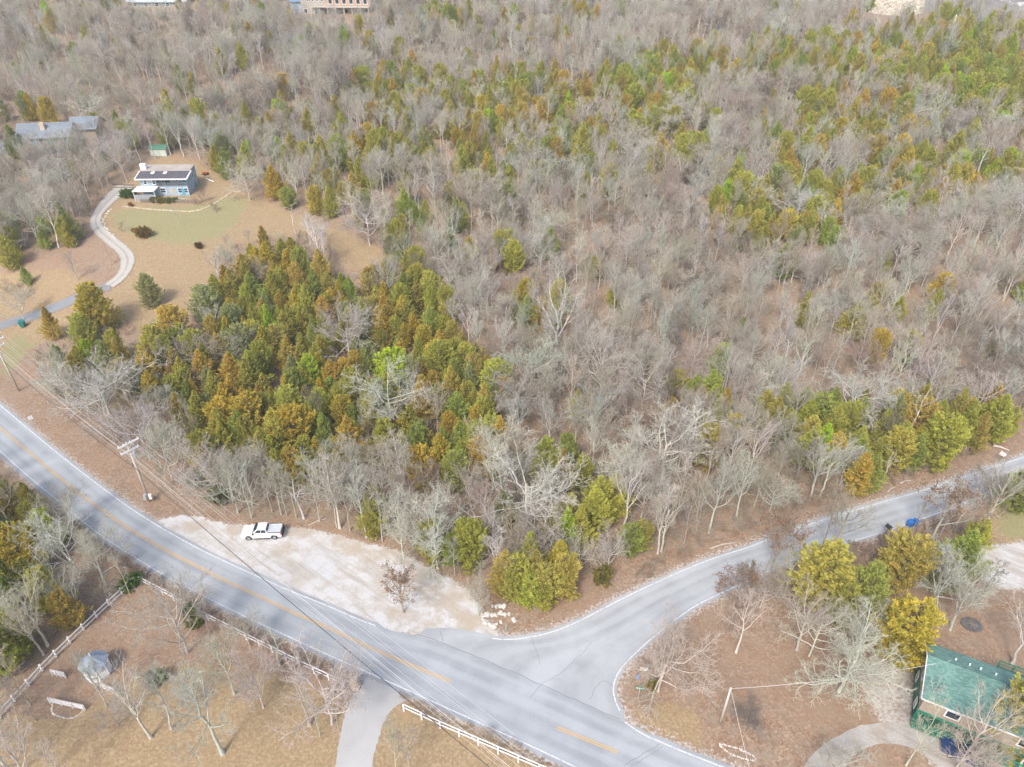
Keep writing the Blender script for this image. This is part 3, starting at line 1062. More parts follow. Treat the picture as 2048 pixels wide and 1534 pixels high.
rock_row("stone_wall", [(246, 413), (290, 418), (340, 422), (390, 424), (420, 412), (445, 398), (462, 385)], 120, .34, "rock_tan", "low tumbled stone wall curving below the blue house lawn", "stone wall", .05)
for i, p in enumerate(smooth_line(np.array([P(x, y)[:2] for x, y in [(222, 418), (209, 434), (206, 448), (217, 462), (232, 478)]]), 22, 1)):
    o = bpy.data.objects.new("edging_stone", ROCKS[i % 6]); COL.objects.link(o)
    if not ROCKS[i % 6].materials:
        ROCKS[i % 6].materials.append(M["rock"])
    x, y = p[0] + rnd.uniform(-.3, .3), p[1] + rnd.uniform(-.3, .3)
    k = rnd.uniform(.2, .42)
    o.location = (x, y, H(x, y) + .05); o.scale = (k, k, k * .8); o.rotation_euler = (0, 0, rnd.uniform(0, 6))
    tag(o, "loose pale stone edging the gravel driveway bend below the blue house", "stone", "loose stones along the driveway bend")
tw = thing("timber_wall", "grey timber retaining wall of stacked logs below the blue house", "retaining wall", P(282, 405))
a_, b_ = Vector(P(282, 406)), Vector(P(392, 408))
for lv in range(3):
    t = MB().tube([Vector((0, 0, .18 + lv * .3)), (b_ - a_) * .5 + Vector((0, 0, .2 + lv * .3)), (b_ - a_) + Vector((0, 0, .15 + lv * .3))], .16, 7)
    t.build("log", M["log"], tw)
for k, (pa, pb, lab) in enumerate((((225, 369), (268, 371), "weathered log lying uphill of the blue house parking area"), ((228, 376), (276, 376), "second weathered log by the blue house parking area"), ((412, 358), (428, 365), "white plank lying on the grass past the blue house gable"))):
    a_, b_ = Vector(P(*pa)), Vector(P(*pb))
    tag(MB().tube([a_ + Vector((0, 0, .2)), b_ + Vector((0, 0, .2))], .16 if k < 2 else .12, 7).build("fallen_log" if k < 2 else "plank", M["log" if k < 2 else "white"]), lab, "log" if k < 2 else "plank")

# --- grey-roofed house among the trees
A, B = P(50, 312), P(150, 309)
LG = math.hypot(B[0] - A[0], B[1] - A[1])
hg = thing("grey_house", "grey-roofed two-storey house with turquoise doors half hidden by bare trees", "house", A, yaw_of(A, B))
gable_walls(LG, 8, -1.5, 5.4, 2.6).build("wall", M["tan_siding"], hg)
f_, b_ = gable_roof(LG, 8, 5.4, 2.6, .8, .2)
rf = f_.build("roof", M["grey_roof"], hg)
b_.build("rear_roof", M["grey_roof"], hg)
MB().box(LG * .44, LG * .53, 1.6, 2.7, 6, 8.6).build("chimney", M["rock_tan"], rf)
w2 = gable_walls(7, 9, -1.5, 6.0, 2.2, x0=LG - 1, y0=4.4); w2.build("wing_wall", M["tan_siding"], hg)
f_, b_ = gable_roof(7, 9, 6.0, 2.2, .6, .2, x0=LG - 1, y0=4.4)
f_.add(b_.v, b_.f); f_.build("wing_roof", M["grey_roof"], hg)
ff = Face((0, 0, 0), (1, 0, 0), (0, -1, 0))
for i, a in enumerate(np.linspace(1.0, LG - 2.4, 6)):
    ff.window(hg, a, .1, 1.3, 2.0, .14, "white", "blue_shade" if i % 2 == 0 else "glass", "door" if i % 2 == 0 else "window", False)
    ff.window(hg, a, 3.0, 1.4, 1.7, .14, "white", "glass" if i % 2 == 0 else "blue_shade")
dk = MB().box(0.5, LG - .5, -2.2, -.01, 2.5, 2.7)
x = .5
while x < LG - .5:
    dk.box(x, x + .06, -2.19, -2.13, 2.7, 3.6); x += .5
dk.box(.5, LG - .5, -2.21, -2.11, 3.6, 3.7)
dk.build("deck", M["log"], hg)
for a in np.linspace(.6, LG - .8, 5):
    MB().box(a, a + .16, -2.15, -1.99, -1.5, 2.497).build("deck_post", M["log"], hg)
draped("parking_court", [(-60, 292), (-10, 293), (20, 296), (45, 300)], [8, 8, 8, 6], M["dark_drive"], "dark paved parking court beside the grey-roofed house", .1)
rock_row("stone_wall", [(6, 312), (24, 316), (40, 312), (70, 314), (110, 318), (150, 316)], 60, .55, "rock_tan", "rough tan stone wall below the grey-roofed house", "stone wall", .1, .6)

# --- houses cut by the top of the photograph
A, B = P(604, 27), P(742, 24)
LR = math.hypot(B[0] - A[0], B[1] - A[1])
hr = thing("ridge_house", "large cream and timber ridge house with a long rear deck", "house", A, yaw_of(A, B))
gable_walls(LR, 11, -3, 7.2, 3.4).build("wall", M["cream"], hr)
f_, b_ = gable_roof(LR, 11, 7.2, 3.4, .7, .25)
f_.build("roof", M["grey_roof"], hr); b_.build("rear_roof", M["grey_roof"], hr)
MB().box(LR * .36, LR * .98, -.05, -.004, 3.2, 7.1).build("timber_cladding", M["orange_wood"], hr)
ff = Face((0, 0, 0), (1, 0, 0), (0, -1, 0))
for a in np.linspace(.8, LR * .30, 5):
    ff.window(hr, a, 4.6, .9, 1.7)
f3 = Face((0, -.05, 0), (1, 0, 0), (0, -1, 0))
for a in np.linspace(LR * .40, LR * .9, 6):
    f3.window(hr, a, 3.7, 1.8, 2.2, .14, "white", "glass", "window", False)
dk = MB().box(LR * .16, LR, -3.2, -.06, 2.7, 2.95)
x = LR * .16
while x < LR:
    dk.box(x, x + .1, -3.19, -3.1, 2.95, 3.95); x += .7
dk.box(LR * .16, LR, -3.22, -3.08, 3.95, 4.08)
dk.build("deck", M["pale_wood"], hr)
for a in np.linspace(LR * .17, LR - .4, 8):
    MB().box(a, a + .25, -3.1, -2.85, -3, 2.697).build("deck_post", M["pale_wood"], hr)
for a in np.linspace(1, LR - 2.5, 7):
    ff.window(hr, a, .0, 1.6, 1.9, .14, "white", "glass", "window", False)
MB().box(-4.5, -.01, .5, 6, -3, 4.4).build("garage_wall", M["blue_siding"], hr)
MB().slab([(-5.2, -.2, 4.5), (.0, -.2, 4.5), (.0, 6.6, 5.9), (-5.2, 6.6, 5.9)], .2).build("garage_roof", plain("blue metal roof", (.16, .25, .36), .5), hr)

A, B = P(258, 14), P(372, 12)
LT = math.hypot(B[0] - A[0], B[1] - A[1])
ht = thing("long_barn", "long low ridge building with a pale blue-grey metal front", "building", A, yaw_of(A, B))
gable_walls(LT, 9, -2, 2.2, 2.4).build("wall", M["grey_fence"], ht)
f_, b_ = gable_roof(LT, 9, 2.2, 2.4, .8, .2)
f_.build("roof", boarded("grey metal roof", (.40, .47, .50), .9, 0, .5, .3), ht); b_.build("rear_roof", M["grey_roof"], ht)
for a in np.linspace(2, LT - 4, 5):
    Face((0, 0, 0), (1, 0, 0), (0, -1, 0)).window(ht, a, .1, 1.8, 1.6, .14)

# --- white quarried bank at the end of the ridge
def rock_bank():
    A, B = np.array(P(1738, 26)), np.array(P(1852, 26))
    n, k = 60, 12
    d = (B - A)[:2]; Lh = np.linalg.norm(d); d /= Lh
    nrm = np.array([d[1], -d[0]])
    vs, fs = [], []
    for i in range(n):
        t = i / (n - 1)
        bulge = 3.0 * math.sin(math.pi * t)
        for j in range(k + 4):
            s = min(j / k, 1.0)
            hgt = 6.2 * s * (1 if .04 < t < .97 else .55)
            back = 2.4 * s + (max(j - k, 0)) * 4.0
            p = A[:2] + d * (Lh * t) + nrm * (bulge - back)
            rr = rnd.uniform(-.35, .35) if 0 < j < k else 0
            base = min(A[2], B[2]) - 1.2
            vs.append((p[0] + nrm[0] * rr, p[1] + nrm[1] * rr, base + hgt + (rnd.uniform(-.15, .15) if j else -2)))
    w_ = k + 4
    for i in range(n - 1):
        for j in range(w_ - 1):
            fs.append((i * w_ + j, (i + 1) * w_ + j, (i + 1) * w_ + j + 1, i * w_ + j + 1))
    o = MB().add(vs, fs).build("rock_bank", M["bank"])
    tag(o, "sunlit white rock bank with a flat top at the end of the ridge", "rock bank")


rock_bank()

# --- green house at the lower corner
e1 = Vector((.882, -.47, 0)).normalized()
gh_o = (45.6, 44.9, 0)
hh = thing("green_house", "green and tan two-storey house with a green shingle roof and front deck", "house", gh_o, math.atan2(e1.y, e1.x))
LH, DH, EH, RISE = 15.5, 7.6, 5.0, 1.15
MB().box(0, LH, 1.9, DH, -.3, 2.6).build("lower_wall", M["green_siding"], hh)
gable_walls(LH - .02, DH - .02, 2.602, EH, RISE, .62, .01, .01).build("upper_wall", M["tan_siding"], hh)
f_, b_ = gable_roof(LH, DH, EH, RISE, .35, .14, .62)
rf = f_.build("roof", M["green_roof"], hh); b_.build("rear_roof", M["green_roof"], hh)
MB().tube([(-.3, DH * .62, EH + RISE + .17), (LH + .3, DH * .62, EH + RISE + .17)], .1, 8).build("ridge_cap", M["green_roof"], rf)
tr = MB().slab([(-.37, -.42, EH + .04), (LH + .37, -.42, EH + .04), (LH + .37, -.352, EH + .06), (-.37, -.352, EH + .06)], .14)
tr.slab([(-.44, -.35, EH + .09), (-.352, -.35, EH + .09), (-.352, DH * .62, EH + RISE + .15), (-.44, DH * .62, EH + RISE + .15)], .16)
tr.slab([(-.44, DH * .62, EH + RISE + .15), (-.352, DH * .62, EH + RISE + .15), (-.352, DH + .35, EH + .02), (-.44, DH + .35, EH + .02)], .16)
tr.build("fascia", M["offwhite"], hh)
for i, a in enumerate((2.6, 4.0, 5.1, 6.6, 8.6)):
    yv = DH * .62 + (1.25 if i < 4 else .8)
    zv = EH + RISE + .14 - RISE / (DH * .38) * (yv - DH * .62)
    MB().tube([(a, yv, zv - .1), (a, yv, zv + .32)], .09, 8).build("vent_pipe", M["white"], hh)
ff = Face((0, .01, 0), (1, 0, 0), (0, -1, 0))
ff.window(hh, 2.3, 3.2, 1.5, 1.25, .14, "white", "glass", "window", False)
ff.window(hh, 9.2, 3.2, 1.5, 1.25, .14, "white", "glass", "window", False)
fl = Face((0, DH, 0), (0, -1, 0), (-1, 0, 0))
for a in (1.0, 3.2, 5.6):
    fl.window(hh, a, 3.1, .9, 1.3, .12, "white", "glass", "window", False)
fl.window(hh, 1.6, .7, .9, 1.3, .12); fl.window(hh, 5.4, .7, .9, 1.3, .12)
MB().box(.005, LH, .01, .14, 2.15, 2.598).build("porch_beam", M["green_paint"], hh)
MB().box(-.08, .32, -.02, .3, -.3, 2.597).build("corner_panel", M["green_siding"], hh)
dk = MB().box(-.1, LH, -.75, 1.89, .35, .5)
dk.build("deck", M["green_deck"], hh)
rl = MB().box(-.1, LH, -.84, -.70, 1.42, 1.52)
rl.box(-.1, LH, -.81, -.75, .6, .68)
x = 0.0
while x < LH:
    rl.box(x, x + .07, -.80, -.76, .1, 1.42); x += .17
rl.build("deck_rail", M["green_paint"], hh)
re = MB().box(-.15, -.05, -.69, -.05, 1.42, 1.52)
y = -.65
while y < -.1:
    re.box(-.12, -.08, y, y + .07, .1, 1.42); y += .17
re.build("deck_rail", M["green_paint"], hh)
for a in (0, 5.1, 10.2, LH - .15):
    MB().box(a + .02, a + .16, -.68, -.54, -.3, .347).build("deck_post", M["green_paint"], hh)
rd = MB().box(8.0, LH, DH + .5, DH + 3.0, 2.3, 2.45); rd.build("rear_deck", M["green_deck"], hh)
rl = MB().box(7.95, LH, DH + 3.0, DH + 3.1, 3.3, 3.4).box(7.95, LH, DH + 3.02, DH + 3.08, 2.8, 2.88).box(7.9, 8.0, DH + .5, DH + 2.99, 3.3, 3.4)
for a in np.arange(8, LH, 1.5):
    rl.box(a, a + .1, DH + 3.01, DH + 3.09, 0, 3.3)
rl.build("rear_rail", M["green_paint"], hh)

# --- gazebo
gz = P(199, 1346)
g = thing("gazebo", "white octagonal gazebo with a slate-grey roof in the fenced yard", "gazebo", gz, .2)
R = 1.4
oc = [(R * math.cos(math.pi / 4 * i + .39), R * math.sin(math.pi / 4 * i + .39)) for i in range(8)]
MB().slab([(x * 1.04, y * 1.04, .3) for x, y in oc], .3).build("floor", M["offwhite"], g)
for x, y in oc:
    MB().box(x - .06, x + .06, y - .06, y + .06, .3, 2.3).build("post", M["white"], g)
for i in range(8):
    if i == 2:
        continue
    a, b = Vector((*oc[i], 0)), Vector((*oc[(i + 1) % 8], 0))
    t = MB().tube([a + Vector((0, 0, 1.15)), b + Vector((0, 0, 1.15))], .05, 4).tube([a + Vector((0, 0, .45)), b + Vector((0, 0, .45))], .04, 4)
    for k in range(1, 8):
        c = a.lerp(b, k / 8)
        t.tube([c + Vector((0, 0, .45)), c + Vector((0, 0, 1.15))], .028, 4)
    t.build("railing", M["white"], g)
    MB().tube([a + Vector((0, 0, 2.22)), b + Vector((0, 0, 2.22))], .09, 4).build("beam", M["white"], g)
ro = MB()
o_ = [(x * 1.22, y * 1.22, 2.3) for x, y in oc]; i_ = [(x * .3, y * .3, 3.25) for x, y in oc]
ro.add(o_ + i_ + [(0, 0, 3.6)], [(i, (i + 1) % 8, 8 + (i + 1) % 8, 8 + i) for i in range(8)] + [(8 + i, 8 + (i + 1) % 8, 16) for i in range(8)] + [tuple(range(7, -1, -1))])
rf = ro.build("roof", M["gaz_roof"], g)
MB().tube([(0, 0, 3.5), (0, 0, 3.95)], [.08, .03], 8).build("finial", M["white"], rf)


# --- white fences
def rail_fence(pix, n, label, h=1.25, rails=(.42, 1.05)):
    L = smooth_line(np.array([P0(a, b)[:2] for a, b in pix]), n, 0)
    f = thing("rail_fence", label, "fence", (L[0][0], L[0][1], 0))
    o = Vector((L[0][0], L[0][1], 0))
    for p in L:
        q = Vector((p[0], p[1], 0)) - o
        m = MB().box(q.x - .08, q.x + .08, q.y - .08, q.y + .08, -.2, h)
        m.build("post", M["white"], f)
    for z in rails:
        m = MB()
        for a, b in zip(L[:-1], L[1:]):
            a3, b3 = Vector((a[0], a[1], z)) - o, Vector((b[0], b[1], z)) - o
            d = (b3 - a3).normalized(); s = Vector((-d.y, d.x, 0)) * .12
            a3, b3 = a3 + s, b3 + s
            t = Vector((-d.y, d.x, 0)) * .035; u = Vector((0, 0, .07))
            m.add([a3 - t - u, a3 + t - u, a3 + t + u, a3 - t + u, b3 - t - u, b3 + t - u, b3 + t + u, b3 - t + u],
                  [(0, 1, 2, 3), (7, 6, 5, 4), (0, 4, 5, 1), (1, 5, 6, 2), (2, 6, 7, 3), (3, 7, 4, 0)])
        m.build("rail", M["white"], f)
    return f


rail_fence([(270, 1166), (214, 1216), (158, 1270), (94, 1332), (31, 1402), (-60, 1504)], 13, "white two-rail fence running downhill past the gazebo")
rail_fence([(282, 1166), (340, 1196), (416, 1240), (531, 1298), (610, 1338), (688, 1374)], 17, "white two-rail fence along the road verge above the yard")
rail_fence([(808, 1422), (882, 1457), (958, 1490), (1038, 1525), (1120, 1560)], 9, "white two-rail fence on the golden grass past the concrete driveway", 1.3, (.5, 1.15))


def picket(pa, pb, label):
    a, b = Vector(P0(*pa)), Vector(P0(*pb))
    f = thing("picket_fence", label, "fence", a, yaw_of(a, b), "white picket fence panels in the yard")
    L = (b - a).length
    for x in np.linspace(0, L - .08, 4):
        MB().box(x, x + .09, -.09, -.01, -.1, .95).build("post", M["white"], f)
    m = MB().box(0, L, 0, .03, .25, .33).box(0, L, 0, .03, .7, .78); m.build("rail", M["white"], f)
    m = MB(); x = 0
    while x < L:
        m.prism([(x, .08), (x + .12, .08), (x + .12, 1.1), (x + .06, 1.2), (x, 1.1)], .031, .06); x += .2
    m.build("pickets", M["white"], f)


picket((101, 1406), (171, 1421), "longest white picket fence panel behind the stone ring bed")
picket((205, 1378), (238, 1390), "short white picket fence panel just below the gazebo")
picket((106, 1350), (133, 1356), "short white picket fence panel beside the long diagonal rail fence")
rock_row("stone_ring", [(105, 1408), (102, 1425), (118, 1434), (140, 1438), (158, 1430), (166, 1420)], 30, .12, "rock", "curved row of small white stones edging a flower bed in the yard", "stone edging", 0, .4)
rock_row("stone_ring", [(1440, 1488), (1470, 1494), (1500, 1508), (1512, 1516), (1510, 1522), (1480, 1516), (1452, 1503), (1440, 1490)], 36, .13, "rock", "long oval of white stones on the leaves beside the bare pole", "stone edging", 0, .3)
rock_row("stone_ring", [(205, 1357), (222, 1345), (236, 1330), (232, 1322)], 20, .15, "rock", "thin line of pale stones curving beside the gazebo", "stone edging", 0, .4)
# white limestone blocks by the junction
bl = [(992, 1214), (1000, 1213), (1008, 1213), (976, 1232), (967, 1232), (984, 1231), (991, 1231), (998, 1228), (1004, 1229), (1010, 1230), (1018, 1229), (1001, 1225), (966, 1239), (970, 1246), (980, 1250), (992, 1249), (1002, 1245), (988, 1254), (1028, 1241), (974, 1229), (985, 1213)]
for i, (a, b) in enumerate(bl):
    o = bpy.data.objects.new("limestone_block", ROCKS[i % 6])
    COL.objects.link(o)
    p = P0(a, b)
    k = rnd.uniform(.28, .5)
    o.location = (p[0], p[1], .1); o.scale = (k, k * .8, k * .7); o.rotation_euler = (0, 0, rnd.uniform(0, 6))
    tag(o, "white limestone block in the low rock border at the junction", "rock", "white limestone blocks bordering the junction bed")
# stone pillar by the drive
o = MB()
pm = rock_mesh(21)
for zz, k in ((.35, .75), (1.0, .65), (1.5, .55)):
    o.add([(v.co.x * k * rnd.uniform(.95, 1.05), v.co.y * k, zz + v.co.z * k) for v in pm.vertices], [tuple(pp.vertices) for pp in pm.polygons])
o = o.build("stone_pillar", M["rock_tan"]); o.location = P0(712, 1373)
tag(o, "squat tan stone pillar where the concrete driveway meets the road", "stone pillar")
# fire pit
fp = P(1943, 1250)
f = thing("fire_pit", "round stone fire pit full of grey ash on the leafy slope", "fire pit", fp)
m = MB()
for i in range(18):
    a = i / 18 * 2 * math.pi
    me = ROCKS[i % 6]
    m.add([(math.cos(a) * 1.15 + v.co.x * .24, math.sin(a) * 1.0 + v.co.y * .24, .1 + v.co.z * .25) for v in me.vertices], [tuple(pp.vertices) for pp in me.polygons])
m.build("stone_rim", M["ash"], f)
MB().add([(math.cos(i / 20 * 6.283) * 1.1, math.sin(i / 20 * 6.283) * .95, .08) for i in range(20)], [tuple(range(20))]).build("ash_bed", M["ash"], f)
for i in range(5):
    a = rnd.uniform(0, 3)
    MB().tube([(-math.cos(a) * .6, -math.sin(a) * .6, .15), (math.cos(a) * .6, math.sin(a) * .6, .2)], .06, 6).build("charred_log", M["log"], f)

# --- poles and wires
WD = Vector((.783, -.622, 0)); AD = Vector((.622, .783, 0))


def arm_pair(mb, z, half, off=0.0):
    for s in (-.12, .12):
        c = WD * s
        a, b = c - AD * (half - off) + Vector((0, 0, z)), c + AD * (half + off) + Vector((0, 0, z))
        t, u = WD * .05, Vector((0, 0, .065))
        mb.add([a - t - u, a + t - u, a + t + u, a - t + u, b - t - u, b + t - u, b + t + u, b - t + u],
               [(0, 1, 2, 3), (7, 6, 5, 4), (0, 4, 5, 1), (1, 5, 6, 2), (2, 6, 7, 3), (3, 7, 4, 0)])
    return mb


def line_pole(base, hgt, label, full, lean=(0, 0)):
    p = thing("utility_pole", label, "utility pole", base, 0, "utility poles along the road")
    MB().tube([(0, 0, -.3), (lean[0], lean[1], hgt)], [.19, .13], 10).build("pole", M["wood_pole"], p, True)
    l = Vector((lean[0], lean[1], 0))
    for z, hf, off in ((hgt - .35, 1.55, .25), (hgt - 1.55, 1.35, .1)):
        m = arm_pair(MB(), z, hf, off)
        for s in (-1, 1):
            m.tube([WD * .16 + AD * (s * .75) + Vector((0, 0, z - .07)), WD * .16 + Vector((0, 0, z - .7))], .03, 5)
        o = m.build("crossarm", M["offwhite"], p); o.location = l * (z / hgt)
        for k in ((-hf + .1 + off, -.45, .5, hf - .1 + off) if z > hgt - 1 else (-hf + .1 + off, hf - .1 + off)):
            c = AD * k + Vector((0, 0, z))
            MB().tube([c + Vector((0, 0, .07)), c + Vector((0, 0, .16)), c + Vector((0, 0, .3))], [.05, .09, .05], 8).build("insulator", M["white"], o)
    if full:
        MB().tube([AD * .38 + Vector((0, 0, hgt - 2.95)), AD * .38 + Vector((0, 0, hgt - 2.0))], .26, 12).build("transformer", M["metal"], p, False)
        MB().tube([-WD * 1.3 + Vector((0, 0, hgt - 4.75)), -WD * .4 + Vector((0, 0, hgt - 4.85))], .11, 8).build("splice_case", M["cable"], p)
        MB().box(-.62, -.2, -.25, .15, .5, 1.5).build("meter_box", M["metal"], p, bevel=.03)
        MB().box(.2, .62, -.2, .1, .6, 1.6).build("meter_box", M["white"], p, bevel=.03)
    return p


pA, pB = P(300, 1003), P(38, 782)
line_pole(pA, 11.8, "weathered utility pole with double crossarms and a transformer above the gravel pull-off", True, (-.15, .1))
line_pole(pB, 11.6, "weathered utility pole with double crossarms near the road bend", False, (-.1, -.3))
pC = Vector((36, 7, 0)); pD = Vector(pB) + (Vector(pB) - Vector(pA)) * 1.0
pD.z = H(pD.x, pD.y)


def sag(a, b, d, n=18):
    return [a.lerp(b, i / n) - Vector((0, 0, 4 * d * (i / n) * (1 - i / n))) for i in range(n + 1)]


wires = [(11.75, -1.2, .0155, "wire", "upper bare power line strung from the road-side end of the top crossarm"),
         (11.75, -.45, .0155, "wire", "upper bare power line strung just road-side of the pole tops"),
         (11.75, .5, .0155, "wire", "upper bare power line strung just wood-side of the pole tops"),
         (11.75, 1.7, .0155, "wire", "upper bare power line strung from the wood-side end of the top crossarm"),
         (10.55, -1.15, .0155, "wire", "lower bare power line strung from the road-side end of the second crossarm"),
         (10.55, 1.35, .0155, "wire", "lower bare power line strung from the wood-side end of the second crossarm"),
         (8.6, .22, .02, "offwhite", "grey neutral line strung below both crossarms"),
         (7.0, -.2, .045, "cable", "thick black telephone cable, lowest line on the road-side poles")]
for z, k, r_, mt, lab in wires:
    pts = []
    ends = [Vector(pD), Vector(pB), Vector(pA), pC]
    ends = [e + AD * k + Vector((0, 0, z)) for e in ends]
    for i in range(3):
        pts += sag(ends[i], ends[i + 1], (1.0 if z > 8 else 1.4) * (.8 if i < 2 else 1.5))[(1 if i else 0):]
    tag(MB().tube(pts, r_, 4).build("power_line", M[mt]), lab, "power line", "power lines along the road")
pe = P(1440, 1447)
p = thing("service_pole", "short bare wooden pole standing on the leafy corner lot", "pole", pe, 0)
MB().tube([(0, 0, -.2), (.05, .05, 7.0)], [.16, .11], 9).build("pole", M["pale_wood"], p, True)
MB().box(-.05, .05, -.2, .2, 6.3, 6.45).build("bracket", M["metal"], p)
top = Vector(pe) + Vector((.05, .05, 6.8))
hx = Vector(gh_o) + e1 * 2.0 + Vector((.47, .882, 0)) * 5.2 + Vector((0, 0, 6.3))
tag(MB().tube(sag(top, hx, .8), .02, 4).build("service_wire", M["offwhite"]), "pale service wire from the short pole to the green house roof", "wire")
far = Vector(pA).lerp(pC, .86) + Vector((0, 0, 8.6))
tag(MB().tube(sag(top, far, 1.0), .018, 4).build("service_wire", M["offwhite"]), "pale service wire crossing the main road to the short pole", "wire")
pl = P0(26, 1258)
p = thing("leaning_pole", "thin wooden pole standing among cedars beside the diagonal fence", "pole", pl, 0)
MB().tube([(0, 0, -.2), (-.1, -.1, 8.5)], [.15, .1], 9).build("pole", M["wood_pole"], p, True)
MB().box(-.2, .2, -.2, -.12, 2.2, 2.7).build("meter_box", M["metal"], p)
q = P(1893, 92)
p = thing("hill_pole", "pale slender pole rising from a bare scrape on the far wooded hill", "pole", q, 0)
MB().tube([(0, 0, -.2), (.2, .2, 10.5)], [.24, .18], 8).build("pole", M["pale_wood"], p, True)
MB().box(-.9, .9, -.06, .06, 9.6, 9.75).build("crossarm", M["pale_wood"], p)


# --- signs, bins, mailboxes
def sign(pix, label, w, h, z, mat, facing, tilt=0, post="metal", name="road_sign"):
    b = P0(*pix)
    s = thing(name, label, "sign", b, facing)
    MB().box(-.04, .04, -.03, .03, -.2, z + h * .6).build("post", M[post], s)
    m = MB().box(-w / 2, w / 2, -.06, -.035, z, z + h)
    m.build("panel", M[mat], s, bevel=.008)
    return s


s = sign((69, 853), "white square road sign turned to the road on the leafy verge", .75, .75, 1.6, "white", .75)
s = sign((1285, 1352), "small white notice panel on a post by the side road corner", .95, .6, 1.2, "white", -.1, 0, "yellow")
for k, (a, b_, z) in enumerate(((-.33, .3, 1.62), (-.33, .2, 1.5), (-.33, .33, 1.36))):
    MB().box(a, b_, -.064, -.061, z, z + .05).build("text_line", M["wire"], s)
s = sign((1276, 1398), "green street-name sign with white lettering at the junction corner", 1.05, .24, 2.15, "sign_green", -.12)
for a, b_ in ((-.44, -.22), (-.14, .02), (.05, .24), (.36, .42)):
    MB().box(a, b_, -.064, -.061, 2.21, 2.33).build("lettering", M["white"], s)
MB().box(-.03, .03, -.5, .5, 2.42, 2.62).build("cross_panel", M["sign_green"], s)
b = P0(1274, 1362)
s = thing("yard_banner", "blue diamond-shaped banner leaning on a thin stake beside the notice post", "banner", b, .2)
MB().tube([(0, 0, -.1), (.05, 0, 1.5)], .02, 5).build("stake", M["metal"], s)
MB().prism([(0, .2), (.3, .8), (.02, 1.45), (-.28, .85)], -.03, -.022).build("flag", M["blue_cloth"], s)
b = P0(1281, 1351)
s = thing("yellow_marker", "slim yellow marker post beside the blue banner", "post", b, 0)
MB().tube([(0, 0, -.1), (.05, .02, 1.9)], .05, 6).build("post", M["yellow"], s)
MB().tube([(.05, .02, 1.9), (.051, .02, 2.0)], .055, 6).build("cap", M["orange_paint"], s)
s = sign((1012, 1262), "thin dark metal marker post in front of the limestone blocks", .12, .3, 1.0, "metal", 0, 0, "metal", "marker_post")
tag(s, None, "post")


def bin_(pix, label, mat, rz, on=True):
    b = P(*pix)
    t = thing("wheelie_bin", label, "bin", (b[0], b[1], b[2] + .02), rz)
    body = MB().add([(-.27, -.3, .12), (.27, -.3, .12), (.27, .3, .12), (-.27, .3, .12), (-.34, -.38, 1.05), (.34, -.38, 1.05), (.34, .38, 1.05), (-.34, .38, 1.05)],
                    [(3, 2, 1, 0), (4, 5, 6, 7), (0, 1, 5, 4), (1, 2, 6, 5), (2, 3, 7, 6), (3, 0, 4, 7)])
    body.build("body", M[mat], t, bevel=.03)
    MB().slab([(-.37, -.42, 1.09), (.37, -.42, 1.09), (.37, .42, 1.16), (-.37, .42, 1.16)], .06).build("lid", M[mat], t, bevel=.015)
    for x in (-.3, .3):
        MB().tube([(x - .04, .3, .14), (x + .04, .3, .14)], .14, 12).build("wheel", M["black"], t)
    MB().tube([(-.3, .42, 1.0), (.3, .42, 1.0)], .025, 6).build("handle", M["black"], t)
    return t


bin_((47, 654), "teal wheeled bin standing on the grass by the paved lane", "teal", .3).scale = (1.5, 1.5, 1.3)
bin_((1818, 1053), "nearer blue wheeled bin by the side road edge", "bluebin", .4)
bin_((1828, 1051), "blue wheeled bin touching its twin, on the gravel-drive side", "bluebin", .6)


def mailbox(pix, label, mat, rz):
    b = P0(*pix)
    t = thing("mailbox", label, "mailbox", b, rz)
    MB().box(-.05, .05, -.05, .05, -.1, 1.05).build("post", M["log"], t)
    pr = [(-.16, 1.055), (.16, 1.055), (.16, 1.3)] + [(.16 * math.cos(a), 1.3 + .16 * math.sin(a)) for a in np.linspace(.3, 2.84, 6)] + [(-.16, 1.3)]
    o = MB().prism(pr, -.3, .3).build("box", M[mat], t)
    MB().box(.165, .18, -.1, -.05, 1.2, 1.5).build("flag", M["red"], o)
    return t


mailbox((1771, 1070), "black mailbox on a wooden post at the side road edge", "black", .4).scale = (1.4,) * 3
mailbox((1998, 924), "white mailbox on the wood side of the side road", "white", .5).scale = (1.4,) * 3
b = P0(1836, 1047)

# --- white pickup
f1, f2 = Vector(P0(500, 1080)), Vector(P0(549.5, 1078))
dx = (f1 - f2).normalized()
ry = math.atan2(dx.y, dx.x)
left = Vector((-dx.y, dx.x, 0))      # the side towards the camera is the driver's left
ctr = (f1 + f2) / 2 - left * .84
tk = thing("pickup_truck", "white crew-cab pickup truck parked on the gravel pull-off", "pickup truck", (ctr.x, ctr.y, .02), ry)
WB = 1.85


def wheel_cut(profile):
    return profile


hull = [(-2.95, .62), (-2.62, .5), (-2.42, .5)] + [(-WB + .52 * math.cos(a), .44 + .52 * math.sin(a)) for a in np.linspace(math.pi - .1, .1, 9)] + [(-1.28, .42), (1.28, .42)] + \
       [(WB + .52 * math.cos(a), .44 + .52 * math.sin(a)) for a in np.linspace(math.pi - .1, .1, 9)] + [(2.45, .48), (2.85, .5), (2.95, .72), (2.93, 1.06), (2.78, 1.16), (1.35, 1.27), (1.1, 1.3), (-.95, 1.3)]
fr = hull + [(-.95, .95), (-2.85, .95), (-2.95, .95)]
mb = MB().prism(fr, -1.0, 1.0)
mb.box(-2.95, -.952, .86, 1.0, .952, 1.36).box(-2.95, -.952, -1.0, -.86, .952, 1.36).box(-2.95, -2.82, -.858, .858, .952, 1.36).box(-1.06, -.952, -.858, .858, .952, 1.36)
mb.build("body", M["truck"], tk, bevel=.02)
